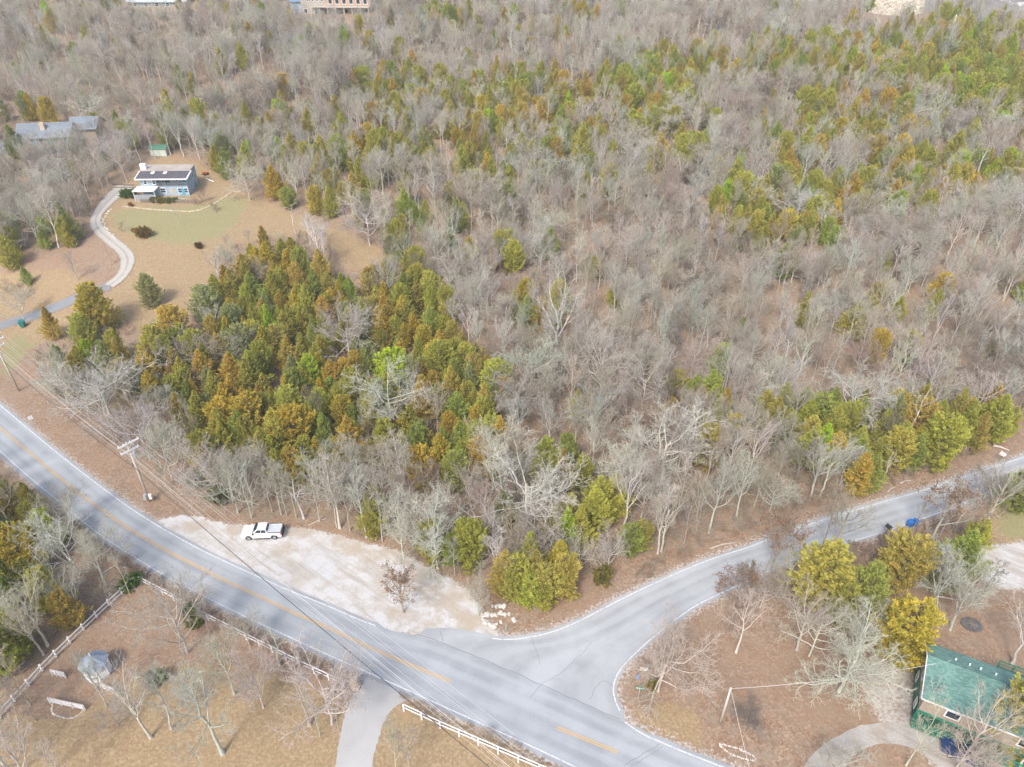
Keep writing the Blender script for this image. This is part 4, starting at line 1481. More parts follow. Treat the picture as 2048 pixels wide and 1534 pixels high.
MB().box(-2.80, -1.08, -.83, .83, 1.22, 1.30).build("bed_cover", plain("grey bed cover", (.48, .52, .56), .6, .12), tk, bevel=.01)
rim_ = MB().box(-2.93, -1.0, .87, .99, 1.362, 1.40).box(-2.93, -1.0, -.99, -.87, 1.362, 1.40).box(-2.93, -2.83, -.868, .868, 1.362, 1.40)
rim_.build("bed_rail", M["black"], tk)
# cab: tapered greenhouse
bt, tp = [(1.28, .93), (-.95, .93)], [(.55, .74), (-.72, .76)]
v = [(1.28, -.93, 1.302), (1.28, .93, 1.302), (-.95, .93, 1.302), (-.95, -.93, 1.302), (.5, -.73, 1.9), (.5, .73, 1.9), (-.75, .76, 1.9), (-.75, -.76, 1.9)]
MB().add(v, [(3, 2, 1, 0), (4, 5, 6, 7), (0, 1, 5, 4), (1, 2, 6, 5), (2, 3, 7, 6), (3, 0, 4, 7)]).build("cab", M["truck"], tk, bevel=.06)


def on_quad(a, b, c, d, u0, u1, v0, v1, lift):
    """Panel on a quad a-b (bottom) d-c (top), lifted off it by `lift`."""
    a, b, c, d = map(Vector, (a, b, c, d))
    n = (b - a).cross(d - a).normalized()
    pt = lambda u, w_: a.lerp(b, u).lerp(d.lerp(c, u), w_)
    q = [pt(u0, v0), pt(u1, v0), pt(u1, v1), pt(u0, v1)]
    m = MB()
    m.add([p + n * lift for p in q] + [p + n * (lift - .012) for p in q], [(0, 1, 2, 3), (7, 6, 5, 4), (0, 4, 5, 1), (1, 5, 6, 2), (2, 6, 7, 3), (3, 7, 4, 0)])
    return m


on_quad(v[0], v[1], v[5], v[4], .04, .96, .06, .95, .016).build("windscreen", M["glass"], tk)
on_quad(v[2], v[3], v[7], v[6], .08, .92, .2, .9, .016).build("rear_window", M["glass"], tk)
for sgn in (0, 1):
    q = (v[2 - 2 + 1], v[2], v[6], v[5]) if sgn else (v[3], v[0], v[4], v[7])
    if sgn:
        on_quad(*q, .12, .53, .12, .88, .016).build("side_window", M["glass"], tk)
        on_quad(*q, .57, .93, .12, .88, .016).build("side_window", M["glass"], tk)
    else:
        on_quad(*q, .07, .43, .12, .88, .016).build("side_window", M["glass"], tk)
        on_quad(*q, .47, .88, .12, .88, .016).build("side_window", M["glass"], tk)
for x in (WB, -WB):
    for s in (-1, 1):
        ty = MB().tube([(x, s * .70, .42), (x, s * .74, .42), (x, s * .96, .42), (x, s * 1.0, .42)], [.36, .42, .42, .36], 24).build("wheel", M["black"], tk)
        wr = MB().tube([(x, s * .985, .42), (x, s * 1.012, .42)], [.25, .22], 20)
        wr.build("rim", M["rim"], ty)
for s in (-1, 1):
    MB().box(-2.97, -2.80, min(s * .88, s * 1.012), max(s * .88, s * 1.012), .98, 1.30).build("tail_light", M["red"], tk)
    MB().box(2.70, 2.955, min(s * .62, s * .99), max(s * .62, s * .99), .86, 1.06).build("headlight", M["glass"], tk)
    MB().box(.95, 1.15, min(s * 1.0, s * 1.22), max(s * 1.0, s * 1.22), 1.28, 1.50).build("wing_mirror", M["black"], tk, bevel=.03)
    hd = MB()
    for x in (-.15, -.85):
        hd.box(x, x + .16, min(s * 1.0, s * 1.015), max(s * 1.0, s * 1.015), 1.08, 1.11)
    hd.build("door_handles", M["black"], tk)
    MB().box(-2.62, -2.38, min(s * 1.0, s * 1.004), max(s * 1.0, s * 1.004), 1.15, 1.23).build("decal", M["red"], tk)
    MB().box(-1.1, 1.1, min(s * .96, s * 1.12), max(s * .96, s * 1.12), .36, .41).build("running_board", M["black"], tk)
MB().box(2.90, 3.02, -.95, .95, .5, .74).build("bumper", M["chrome"], tk, bevel=.03)
MB().box(-3.06, -2.952, -.95, .95, .5, .72).build("bumper", M["black"], tk, bevel=.03)
MB().box(2.92, 2.96, -.6, .6, .78, 1.05).build("grille", M["black"], tk)
MB().box(-3.0, -2.952, -.85, .85, .75, 1.33).build("tailgate", M["black"], tk, bevel=.02)
MB().box(-.62, -.52, -.5, -.42, 1.9, 1.96).build("roof_light", M["black"], tk)
MB().box(-.62, -.52, .42, .5, 1.9, 1.96).build("roof_light", M["black"], tk)

# --- blue car half under the branches
c0 = P0(1925, 1512)
cr = thing("blue_car", "dark blue car parked under bare branches beside the green deck", "car", (c0[0], c0[1], .02), math.atan2(e1.y, e1.x) + math.pi)
prof = [(-2.25, .45), (-1.95, .3)] + [(-1.35 + .38 * math.cos(a), .32 + .38 * math.sin(a)) for a in np.linspace(math.pi, 0, 8)] + [(1.35 + .38 * math.cos(a), .32 + .38 * math.sin(a)) for a in np.linspace(math.pi, 0, 8)] + \
       [(1.98, .3), (2.3, .5), (2.25, .72), (1.9, .86), (1.05, .95), (-1.6, 1.0), (-2.2, .9)]
MB().prism(prof, -.9, .9).build("body", M["bluecar"], cr, bevel=.04)
cv = [(1.05, -.82, .97), (1.05, .82, .97), (-1.75, .82, .99), (-1.75, -.82, .99), (.25, -.62, 1.45), (.25, .62, 1.45), (-1.05, .62, 1.45), (-1.05, -.62, 1.45)]
MB().add(cv, [(3, 2, 1, 0), (4, 5, 6, 7), (0, 1, 5, 4), (1, 2, 6, 5), (2, 3, 7, 6), (3, 0, 4, 7)]).build("cabin", M["bluecar"], cr, bevel=.05)
on_quad(cv[0], cv[1], cv[5], cv[4], .05, .95, .06, .94, .016).build("windscreen", M["glass"], cr)
on_quad(cv[2], cv[3], cv[7], cv[6], .06, .94, .1, .92, .016).build("rear_window", M["glass"], cr)
on_quad(cv[1], cv[2], cv[6], cv[5], .1, .88, .12, .88, .016).build("side_window", M["glass"], cr)
on_quad(cv[3], cv[0], cv[4], cv[7], .12, .9, .12, .88, .016).build("side_window", M["glass"], cr)
for x in (1.35, -1.35):
    for s in (-1, 1):
        ty = MB().tube([(x, s * .68, .32), (x, s * .92, .32)], .32, 18).build("wheel", M["black"], cr)
        MB().tube([(x, s * .91, .32), (x, s * .93, .32)], .2, 14).build("rim", M["rim"], ty)
for s in (-1, 1):
    MB().box(-2.22, -2.12, min(s * .55, s * .88), max(s * .55, s * .88), .68, .84).build("tail_light", M["red"], cr)
    MB().box(2.1, 2.27, min(s * .5, s * .86), max(s * .5, s * .86), .58, .7).build("headlight", M["chrome"], cr)

for pa, pb, r_, lab in (((1985, 893), (2018, 903), .2, "pale fallen log lying on the wood verge near the white mailbox"), ((1800, 968), (1822, 962), .12, "thin pale fallen limb on the wood verge of the side road"), ((1775, 985), (1790, 975), .1, "short fallen limb on the leafy verge opposite the black mailbox"), ((617, 1052), (652, 1038), .09, "thin fallen limb at the wood edge above the pickup bed"), ((1420, 1098), (1470, 1086), .1, "pale fallen limb in the leaves by the side road verge")):
    a_, b_ = Vector(P(*pa)), Vector(P(*pb))
    tag(MB().tube([a_ + Vector((0, 0, r_)), a_.lerp(b_, .5) + Vector((0, .2, r_ * 1.4)), b_ + Vector((0, 0, r_))], [r_, r_ * .85, r_ * .5], 7).build("fallen_limb", M["pale_wood"]), lab, "fallen limb")

# ------------------------------------------------------------------ trees: growth


def tubes_to_arrays(P_, R_, n):
    """Batch of polylines (B,k,3) with radii (B,k) -> verts, quads."""
    B, k, _ = P_.shape
    T = np.gradient(P_, axis=1)
    T /= np.maximum(np.linalg.norm(T, axis=2, keepdims=True), 1e-9)
    ref = np.where(np.abs(T[:, :1, 2:3]) > .9, np.array([[[1., 0, 0]]]), np.array([[[0, 0, 1.]]]))
    A = np.cross(T, np.broadcast_to(ref, T.shape)); A /= np.maximum(np.linalg.norm(A, axis=2, keepdims=True), 1e-9)
    Bn = np.cross(T, A)
    a = np.arange(n) * 2 * math.pi / n
    V = P_[:, :, None, :] + R_[:, :, None, None] * (A[:, :, None, :] * np.cos(a)[None, None, :, None] + Bn[:, :, None, :] * np.sin(a)[None, None, :, None])
    idx = np.arange(B * k * n).reshape(B, k, n)
    nx = np.roll(idx, -1, axis=2)
    q = np.stack([idx[:, :-1], nx[:, :-1], nx[:, 1:], idx[:, 1:]], -1).reshape(-1, 4)
    return V.reshape(-1, 3), q


def mesh_arrays(name, parts, size=4, attr=None):
    vs = np.concatenate([p[0] for p in parts])
    off = np.cumsum([0] + [len(p[0]) for p in parts])
    fs = np.concatenate([p[1] + o for p, o in zip(parts, off)])
    me = bpy.data.meshes.new(name)
    me.vertices.add(len(vs)); me.vertices.foreach_set("co", vs.astype(np.float32).ravel())
    me.loops.add(fs.size); me.polygons.add(len(fs))
    me.loops.foreach_set("vertex_index", fs.ravel().astype(np.int32))
    me.polygons.foreach_set("loop_start", (np.arange(len(fs)) * size).astype(np.int32))
    if attr is not None:
        at = me.attributes.new("tuft", 'FLOAT_COLOR', 'POINT')
        at.data.foreach_set("color", attr.astype(np.float32).ravel())
    me.update(calc_edges=True)
    return me


def sprout(g, Pp, Rp, m, tmin, tmax, ang, angsd, lratio, seg, gnarl, up, rr, rmin, shrink=.5, lenp=None):
    """m children on each parent polyline; returns child polylines and radii."""
    B, k, _ = Pp.shape
    t = tmin + (tmax - tmin) * ((np.arange(m)[None, :] + g.random((B, m))) / m)
    f = t * (k - 1); i = np.minimum(f.astype(int), k - 2); w_ = (f - i)[..., None]
    bi = np.arange(B)[:, None]
    st = Pp[bi, i] * (1 - w_) + Pp[bi, i + 1] * w_
    ta = Pp[bi, i + 1] - Pp[bi, i]
    ta /= np.maximum(np.linalg.norm(ta, axis=2, keepdims=True), 1e-9)
    r0 = Rp[bi, i] * (1 - w_[..., 0]) + Rp[bi, i + 1] * w_[..., 0]
    L = np.linalg.norm(np.diff(Pp, axis=1), axis=2).sum(1) if lenp is None else lenp
    az = g.random((B, 1)) * 6.28 + np.arange(m)[None, :] * 2.4 + g.normal(0, .5, (B, m))
    ref = np.where(np.abs(ta[..., 2:3]) > .95, np.array([1., 0, 0]), np.array([0, 0, 1.]))
    a = np.cross(ta, ref); a /= np.maximum(np.linalg.norm(a, axis=2, keepdims=True), 1e-9)
    b = np.cross(ta, a)
    pr = a * np.cos(az)[..., None] + b * np.sin(az)[..., None]
    an = np.radians(g.normal(ang, angsd, (B, m)))[..., None]
    d = ta * np.cos(an) + pr * np.sin(an)
    ln = L[:, None] * lratio * (1 - shrink * (t - tmin) / max(tmax - tmin, 1e-6)) * g.uniform(.7, 1.25, (B, m))
    pts = [st]
    for s in range(seg):
        d = d + g.normal(0, gnarl, d.shape) + np.array([0, 0, up])
        d /= np.linalg.norm(d, axis=2, keepdims=True)
        pts.append(pts[-1] + d * (ln / seg)[..., None])
    pts = np.stack(pts, 2).reshape(B * m, seg + 1, 3)
    r = np.maximum(r0 * rr, rmin)[..., None] * np.linspace(1, .35, seg + 1)[None, None, :]
    return pts, np.maximum(r.reshape(B * m, seg + 1), rmin * .5)


def bare_meshes(seed, kind):
    """(trunk mesh, crown mesh, leaf mesh or None); about 13 m tall at scale 1."""
    g = np.random.default_rng(seed)
    K = dict(
        oak=dict(h=5.6, r=.14, wob=.045, m=(13, 9, 7, 6), tm=.30, ang=(64, 44, 44, 40), lr=(1.05, .52, .50, .50), gn=(.20, .24, .26, .25), up=(.085, .04, .04, .04), rk=1.25),
        tall=dict(h=12.5, r=.17, wob=.09, m=(14, 7, 6, 6), tm=.36, ang=(42, 36, 36, 34), lr=(.40, .52, .52, .55), gn=(.10, .14, .18, .2), up=(.13, .09, .07, .05)),
        vase=dict(h=8.0, r=.17, wob=.08, m=(9, 7, 6, 6), tm=.34, ang=(34, 30, 32, 34), lr=(.82, .5, .52, .55), gn=(.10, .13, .16, .2), up=(.10, .09, .07, .05)),
        slim=dict(h=9.5, r=.09, wob=.09, m=(11, 6, 5, 5), tm=.28, ang=(40, 34, 34, 34), lr=(.30, .5, .55, .6), gn=(.10, .14, .18, .2), up=(.14, .09, .07, .05)),
        snag=dict(h=8.5, r=.2, wob=.18, m=(6, 3, 2, 2), tm=.4, ang=(55, 45, 45, 40), lr=(.42, .45, .5, .5), gn=(.2, .25, .25, .25), up=(.08, .04, .04, .04)),
        brush=dict(h=2.6, r=.03, wob=.2, m=(9, 6, 5, 0), tm=.02, ang=(38, 34, 36, 34), lr=(.9, .5, .55, .6), gn=(.12, .16, .2, .2), up=(.10, .06, .05, .05)),
    )[kind]
    k = 9
    tp = np.zeros((1, k, 3)); tp[0, :, 2] = np.linspace(-.25, K["h"], k)
    wob = np.cumsum(g.normal(0, K["wob"], (k, 2)), axis=0); wob[0] = 0; wob[1] *= .3
    tp[0, :, :2] = wob
    endr = .55 if kind in ("oak", "vase") else .18
    tr = (K["r"] * np.linspace(1, endr, k))[None, :]; tr[0, 0] *= 1.45
    L0 = np.array([K["h"]])
    l1 = sprout(g, tp, tr, K["m"][0], K["tm"], .98, K["ang"][0], 10, K["lr"][0], 7, K["gn"][0], K["up"][0], .62, .03, .45 if kind != "oak" else .2, L0)
    if kind == "oak":
        l1[0][:, 1:, 2] = np.maximum(l1[0][:, 1:, 2], 1.5 + .25 * np.arange(7)[None, :])
    l2 = sprout(g, *l1, K["m"][1], .25, .98, K["ang"][1], 10, K["lr"][1], 5, K["gn"][1], K["up"][1], .55, .019 * K.get("rk", 1), .5)
    l3 = sprout(g, *l2, K["m"][2], .2, .98, K["ang"][2], 12, K["lr"][2], 3, K["gn"][2], K["up"][2], .55, .012 * K.get("rk", 1), .45)
    parts = [tubes_to_arrays(*l2, 4), tubes_to_arrays(*l3, 3)]
    last = l3
    if K["m"][3]:
        l4 = sprout(g, *l3, K["m"][3], .15, 1.0, K["ang"][3], 14, K["lr"][3], 2, K["gn"][3], K["up"][3], .62, .0085 * K.get("rk", 1), .4)
        parts.append(tubes_to_arrays(*l4, 3))
        last = l4
    trunk = mesh_arrays("trunk", [tubes_to_arrays(tp, tr, 8), tubes_to_arrays(*l1, 5)])
    crown = mesh_arrays("crown", parts)
    return trunk, crown, (l3, last), g


def leaf_cloud(g, centres, n, size, drop=0.0):
    """Small dead leaves (triangles) about given points."""
    c = np.repeat(centres, n, axis=0) + g.normal(0, .22, (len(centres) * n, 3))
    d1 = g.normal(0, 1, c.shape); d1 /= np.linalg.norm(d1, axis=1, keepdims=True)
    d2 = np.cross(d1, g.normal(0, 1, c.shape)); d2 /= np.linalg.norm(d2, axis=1, keepdims=True)
    s = size * g.uniform(.6, 1.3, (len(c), 1))
    V = np.stack([c - d1 * s, c + d1 * s * .2 + d2 * s * .5, c + d1 * s, c + d1 * s * .2 - d2 * s * .5], 1).reshape(-1, 3)
    q = np.arange(len(V)).reshape(-1, 4)
    at = np.repeat(np.stack([g.random(len(c)), g.random(len(c)), g.random(len(c)), np.ones(len(c))], 1), 4, axis=0)
    return V, q, at


def spray_mesh(seed, form, Hh=8.0, Rm=2.0, tufts=360, per=58, leaf=.195):
    """Evergreen crown of feathery plumes round a trunk; rises from z=0 to Hh."""
    g = np.random.default_rng(seed)
    t = np.sort(g.random(tufts) ** .85)
    if form == "cone":
        rad = np.minimum(1, (1.04 - t) * 1.5) * np.minimum(1, .45 + t * 4)
    elif form == "oval":
        rad = np.sqrt(np.clip(1 - ((t - .42) / .60) ** 2, .02, 1))
    elif form == "round":
        rad = np.sqrt(np.clip(1 - ((t - .5) / .54) ** 2, .03, 1))
    else:  # column
        rad = np.minimum(1, (1.03 - t) * 2.6) * np.minimum(1, .5 + t * 5) * .72
    az = np.arange(tufts) * 2.39996 + g.normal(0, .35, tufts)
    ph = g.uniform(0, 6.28, 4)
    lump = 1 + .24 * np.sin(az * 2 + ph[0] + t * 5) + .16 * np.sin(az * 3 + ph[1] - t * 9) + .12 * np.sin(az * 5 + ph[2] + t * 16)
    R = Rm * rad * lump * g.uniform(.62, 1.2, tufts)
    z = .06 * Hh + t * Hh * .92
    out = np.stack([np.cos(az), np.sin(az), np.zeros(tufts)], 1)
    el = np.radians(g.normal(38, 12, tufts) + 36 * t ** 3)
    dr = out * np.cos(el)[:, None] + np.array([0, 0, 1.]) * np.sin(el)[:, None]
    plen = np.clip(R * .62, .45, 1.7) * g.uniform(.8, 1.25, tufts)
    tip = out * R[:, None] + np.array([0, 0, 1.]) * z[:, None]
    base = tip - dr * plen[:, None]
    s = g.random((tufts, per)) ** .75
    wdt = (.34 * plen)[:, None] * (1.05 - s) + .05
    rv = g.normal(0, 1, (tufts, per, 3)); rv /= np.linalg.norm(rv, axis=2, keepdims=True)
    c = base[:, None] + dr[:, None] * (plen[:, None] * s)[..., None] + rv * (wdt * np.sqrt(g.random((tufts, per))))[..., None] * np.array([1, 1, .65])
    d1 = dr[:, None] * .9 + rv * .75 + g.normal(0, .25, rv.shape); d1 /= np.linalg.norm(d1, axis=2, keepdims=True)
    d2 = np.cross(d1, g.normal(0, 1, d1.shape)); d2 /= np.maximum(np.linalg.norm(d2, axis=2, keepdims=True), 1e-6)
    ls = (leaf * g.uniform(.65, 1.35, (tufts, per)))[..., None]
    V = np.stack([c - d1 * ls * .5, c + d2 * ls * .24, c + d1 * ls * .7, c - d2 * ls * .24], 2).reshape(-1, 3)
    q = np.arange(len(V)).reshape(-1, 4)
    hue = np.clip(.5 + .35 * np.sin(az * 1.3 + ph[3] + t * 4) + g.normal(0, .25, tufts), 0, 1)[:, None] + g.normal(0, .12, (tufts, per))
    br = np.clip(g.normal(.5, .16, tufts)[:, None] + g.normal(0, .15, (tufts, per)), 0, 1)
    at = np.stack([np.clip(hue, 0, 1), br, br, np.ones_like(br)], -1).reshape(-1, 4)
    crown = mesh_arrays("crown", [(V, np.arange(len(V)).reshape(-1, 4))], 4, np.repeat(at, 4, axis=0))
    k = 6
    tp = np.zeros((1, k, 3)); tp[0, :, 2] = np.linspace(-.3, Hh * .9, k); tp[0, 1:, :2] = g.normal(0, .06, (k - 1, 2))
    tr = np.linspace(.17, .03, k)[None]
    # inner limbs so that gaps show wood
    nb = 40
    sel = g.choice(tufts, nb, replace=False)
    b0 = np.stack([np.zeros(nb), np.zeros(nb), np.maximum(z[sel] - R[sel] * .5, .3)], 1)
    lb = np.stack([b0, (b0 + base[sel]) / 2 + g.normal(0, .06, (nb, 3)), base[sel] + dr[sel] * .3], 1)
    trunk = mesh_arrays("trunk", [tubes_to_arrays(tp, tr, 7), tubes_to_arrays(lb, np.tile(np.array([.045, .03, .015]), (nb, 1)), 4)])
    return trunk, crown


# prototypes: lists of (kind, [(part name, mesh, material)], nominal height)
BARE, CEDAR = {}, {}
for kind, seeds in dict(oak=(1, 2, 3, 4), tall=(11, 12, 13, 14), vase=(21, 22, 23), slim=(31, 32, 33), snag=(41, 42), russet=(51, 52)).items():
    lst = []
    for s in seeds:
        tr_, cr_, (l3, last), g_ = bare_meshes(s, "tall" if kind == "russet" and s == 51 else "vase" if kind == "russet" else kind)
        parts = [("trunk", tr_, M["bark"]), ("crown", cr_, M["twig"])]
        if kind == "russet":
            pts = last[0][:, -1]
            pts = pts[(pts[:, 2] < np.quantile(pts[:, 2], .75))]
            pts = pts[g_.choice(len(pts), min(300, len(pts)), replace=False)]
            V, q, at = leaf_cloud(g_, pts, 4, .17)
            parts.append(("leaves", mesh_arrays("leaves", [(V, q)], 4, at), M["leaf"]))
        hz = np.array([v.co.z for v in cr_.vertices]).max()
        for _, me, mt in parts:
            me.materials.append(mt)
        lst.append((parts, float(hz)))
    BARE[kind] = lst
for form, seeds in dict(cone=(61, 62, 63), oval=(71, 72, 73), round=(81, 82), column=(91, 92)).items():
    lst = []
    for s in seeds:
        tr_, cr_ = spray_mesh(s, form)
        tr_.materials.append(M["bark"]); cr_.materials.append(M["cedar"])
        lst.append(([("trunk", tr_, M["bark"]), ("crown", cr_, M["cedar"])], 8.0))
    CEDAR[form] = lst
SHRUB = []
for s in (95, 96):
    tr_, cr_ = spray_mesh(s, "round", 1.6, 1.1, 110, 40, .17)
    tr_.materials.append(M["bark"]); cr_.materials.append(M["shrub"])
    SHRUB.append(([("stem", tr_, M["bark"]), ("foliage", cr_, M["shrub"])], 1.6))
BRUSH = []
for s in (98, 99, 100):
    tr_, cr_, _, _ = bare_meshes(s, "brush")
    tr_.materials.append(M["twig"]); cr_.materials.append(M["twig"])
    BRUSH.append(([("stem", tr_, M["twig"]), ("twigs", cr_, M["twig"])], 3.2))

# ------------------------------------------------------------------ trees: where they stand
GREYS = {"pale grey": (.50, .49, .435), "warm grey": (.46, .43, .37), "brownish grey": (.37, .325, .27), "silvery": (.53, .525, .485), "dark grey": (.19, .175, .15)}
HUES = {"olive": (.55, .51, .11), "bronze": (.58, .46, .13), "orange": (.68, .47, .10), "golden": (.70, .52, .08), "green": (.38, .45, .11), "vivid green": (.50, .66, .04), "grey-green": (.43, .45, .24), "yellow-green": (.50, .51, .09)}
bare_sites, cedar_sites = [], []     # dicts


def jitter_col(c, a=.1):
    k = rnd.uniform(1 - a * 1.3, 1 + a * 1.3)
    return tuple(max(.005, x * k * rnd.uniform(1 - a * .5, 1 + a * .5)) for x in c)


def add_bare(p, hgt, kind, tone, key=False, spread=None):
    lst = BARE[kind]
    bare_sites.append(dict(p=p, h=hgt, kind=kind, i=rnd.randrange(len(lst)), tone=tone, col=jitter_col(GREYS[tone], .12), rz=rnd.uniform(0, 6.28), key=key, w=spread or rnd.uniform(.88, 1.15)))


def add_cedar(p, hgt, form, hue, key=False, width=None):
    lst = CEDAR[form]
    cedar_sites.append(dict(p=p, h=hgt, kind=form, i=rnd.randrange(len(lst)), tone=hue, col=jitter_col(HUES[hue], .12), rz=rnd.uniform(0, 6.28), key=key, w=width or rnd.uniform(.85, 1.2)))


# trees one can pick out in the photograph: (base pixel, height, kind, tone[, spread])
for px, py, hg_, kd, tn, *sp in [
    (375, 1307, 17, "oak", "pale grey", .8), (469, 1389, 12, "tall", "pale grey"), (302, 1476, 13.5, "vase", "pale grey"), (343, 1458, 13, "tall", "pale grey"), (446, 1507, 16.5, "tall", "pale grey", 1.3),
    (527, 1416, 12.5, "oak", "pale grey", .7), (664, 1448, 14, "oak", "pale grey", .85), (620, 1450, 9, "snag", "warm grey"), (640, 1472, 8, "slim", "pale grey"), (793, 1545, 10, "slim", "warm grey", 1.0), (822, 1552, 11, "slim", "warm grey", 1.0),
    (213, 1412, 10, "vase", "pale grey", .7), (237, 1452, 5, "oak", "warm grey"), (96, 1292, 13, "vase", "pale grey", 1.1), (88, 1310, 11, "vase", "warm grey"), (168, 1240, 11, "vase", "warm grey"), (62, 1410, 11, "slim", "brownish grey"), (72, 1442, 9, "slim", "brownish grey"), (30, 1560, 12, "vase", "pale grey"), (75, 1572, 12, "vase", "pale grey"), (130, 1575, 9, "slim", "pale grey"), (-20, 1490, 13, "oak", "pale grey"),
    (142, 1053, 9, "oak", "brownish grey", .9), (214, 1170, 12, "oak", "pale grey", .8), (160, 1150, 14, "oak", "pale grey", .8), (260, 1188, 8, "slim", "warm grey"), (330, 1222, 7, "slim", "warm grey"), (420, 1268, 8, "slim", "warm grey"), (500, 1292, 8, "oak", "warm grey", .7), (560, 1330, 9, "snag", "pale grey"),
    (807, 1225, 9.5, "russet", "brownish grey"), (957, 1232, 9, "oak", "pale grey", .6), (875, 1136, 15, "oak", "silvery", .8), (808, 1118, 14, "oak", "silvery", .6), (563, 1029, 11, "tall", "warm grey"), (574, 1030, 11, "slim", "warm grey"), (593, 1036, 11, "slim", "warm grey"), (608, 1037, 9, "snag", "pale grey"), (680, 1056, 15.5, "tall", "pale grey", 1.25), (674, 1054, 13, "slim", "pale grey"), (733, 1075, 14, "tall", "pale grey"), (504, 1036, 12, "slim", "pale grey"), (545, 1025, 10, "slim", "warm grey"), (640, 1043, 12, "slim", "warm grey"), (910, 1150, 8, "slim", "pale grey"), (765, 1082, 12, "slim", "warm grey"), (700, 1062, 12, "slim", "warm grey"),
    (344, 957, 14, "oak", "pale grey", .7), (300, 920, 14, "oak", "pale grey", .75), (476, 1026, 13, "oak", "pale grey", .9), (220, 828, 14, "oak", "silvery", 1.5), (505, 1010, 12, "vase", "warm grey"), (430, 990, 12, "oak", "pale grey"),
    (1316, 1382, 12, "oak", "warm grey", 1.1), (1472, 1305, 12.5, "tall", "pale grey", 1.1), (1460, 1262, 14, "russet", "dark grey"), (1492, 1463, 6, "oak", "dark grey", .8), (1677, 1383, 13, "oak", "pale grey", 1.25), (1618, 1312, 11, "oak", "silvery", .8), (1594, 1300, 12, "vase", "silvery"), (1720, 1290, 9, "oak", "silvery"), (1959, 1203, 8, "slim", "dark grey", 1.6), (1860, 1215, 12, "oak", "silvery", 1.0), (1900, 1260, 11, "vase", "silvery", 1.2), (2024, 1328, 14, "vase", "pale grey"), (1928, 1518, 13, "vase", "pale grey"), (1812, 1530, 12, "slim", "warm grey"), (2034, 1540, 12, "vase", "pale grey", .9), (1912, 1536, 8, "oak", "pale grey", .8), (1958, 1560, 8, "oak", "warm grey", .8), (1836, 1440, 8, "slim", "pale grey"), (1665, 1560, 7, "oak", "warm grey"), 
    (1540, 1146, 12, "russet", "brownish grey"), (1527, 1152, 10, "slim", "brownish grey"), (1666, 1098, 12, "vase", "brownish grey", 1.3), (1640, 1105, 11, "slim", "brownish grey"), (1979, 1036, 11, "vase", "pale grey", 1.2), (1952, 1020, 11, "oak", "brownish grey", .8), (1861, 1082, 13, "russet", "warm grey", 1.1), (1825, 1062, 8, "slim", "brownish grey"), (1880, 1070, 10, "slim", "pale grey"), (1905, 1060, 9, "vase", "warm grey"), (1575, 1170, 7, "oak", "warm grey"), (1520, 1215, 8, "oak", "pale grey"),
    (1315, 1107, 14, "slim", "pale grey", 1.3), (1322, 1103, 13, "vase", "warm grey"), (1368, 1086, 10, "slim", "brownish grey"), (1418, 1066, 14, "tall", "pale grey", 1.2), (1473, 1032, 14, "tall", "pale grey"), (1156, 1143, 8.5, "oak", "pale grey", .75), (1215, 1142, 10, "oak", "pale grey", .6), (1205, 1143, 6, "slim", "pale grey"), (1248, 1053, 14, "vase", "pale grey"), (1323, 955, 17, "oak", "silvery", 1.5), (1052, 1050, 18, "oak", "silvery", 1.25), (1089, 1095, 11, "oak", "pale grey"), (985, 985, 17, "oak", "silvery", .9), (1390, 1075, 8, "slim", "brownish grey"), (1620, 1000, 13, "vase", "pale grey", 1.2), (1640, 990, 12, "vase", "pale grey"), (1755, 975, 8, "snag", "pale grey"), (1812, 880, 12, "snag", "silvery"), (1690, 850, 14, "oak", "silvery", 1.1), (1200, 790, 19, "oak", "silvery"), (1110, 730, 20, "vase", "silvery", 1.4), (1260, 700, 15, "vase", "pale grey"), (1060, 800, 17, "oak", "silvery"), (785, 860, 16, "oak", "silvery"), (700, 725, 18, "oak", "silvery", 1.0), (740, 490, 15, "oak", "silvery", 1.1), (645, 545, 14, "vase", "silvery", 1.2), (780, 600, 14, "oak", "silvery", .8), (390, 715, 9, "snag", "silvery"), (480, 735, 9, "oak", "silvery"), (95, 770, 8, "slim", "pale grey"), (135, 780, 11, "vase", "pale grey"), (115, 765, 4, "snag", "silvery"),
    (48, 640, 9, "oak", "pale grey"), (155, 560, 8, "vase", "warm grey"), (118, 495, 17, "tall", "pale grey", 1.2), (78, 485, 16, "oak", "pale grey"), (255, 365, 13, "tall", "pale grey"), (245, 345, 12, "oak", "silvery", 1.1), (282, 322, 15, "tall", "pale grey"), (342, 310, 15, "tall", "silvery"), (310, 318, 13, "tall", "pale grey"), (368, 312, 15, "vase", "pale grey"), (400, 318, 14, "vase", "pale grey"), (430, 330, 14, "oak", "pale grey"), (500, 400, 12, "oak", "silvery", 1.2), (128, 338, 10, "vase", "pale grey"), (168, 325, 12, "oak", "pale grey"), (95, 342, 11, "oak", "pale grey"), (60, 345, 12, "vase", "pale grey"), (118, 336, 11, "tall", "pale grey"), (152, 338, 12, "vase", "pale grey"), (80, 332, 10, "slim", "pale grey"), (30, 330, 15, "slim", "brownish grey"), (170, 330, 13, "tall", "pale grey"), (360, 452, 5, "slim", "warm grey"), (255, 465, 3.5, "slim", "warm grey"), (440, 570, 10, "vase", "pale grey"), (470, 560, 10, "vase", "pale grey"), (455, 500, 4.5, "vase", "warm grey"), (500, 492, 5, "vase", "warm grey"), (560, 500, 5, "vase", "warm grey"), (222, 530, 5, "slim", "warm grey"), (40, 600, 6, "oak", "brownish grey")]:
    q = P(px, py)
    if kd == "oak" and hg_ > 13:
        hg_ = 13 + (hg_ - 13) * .45
    add_bare(q, hg_, kd, tn, True, (sp[0] if sp else 1) * .92)

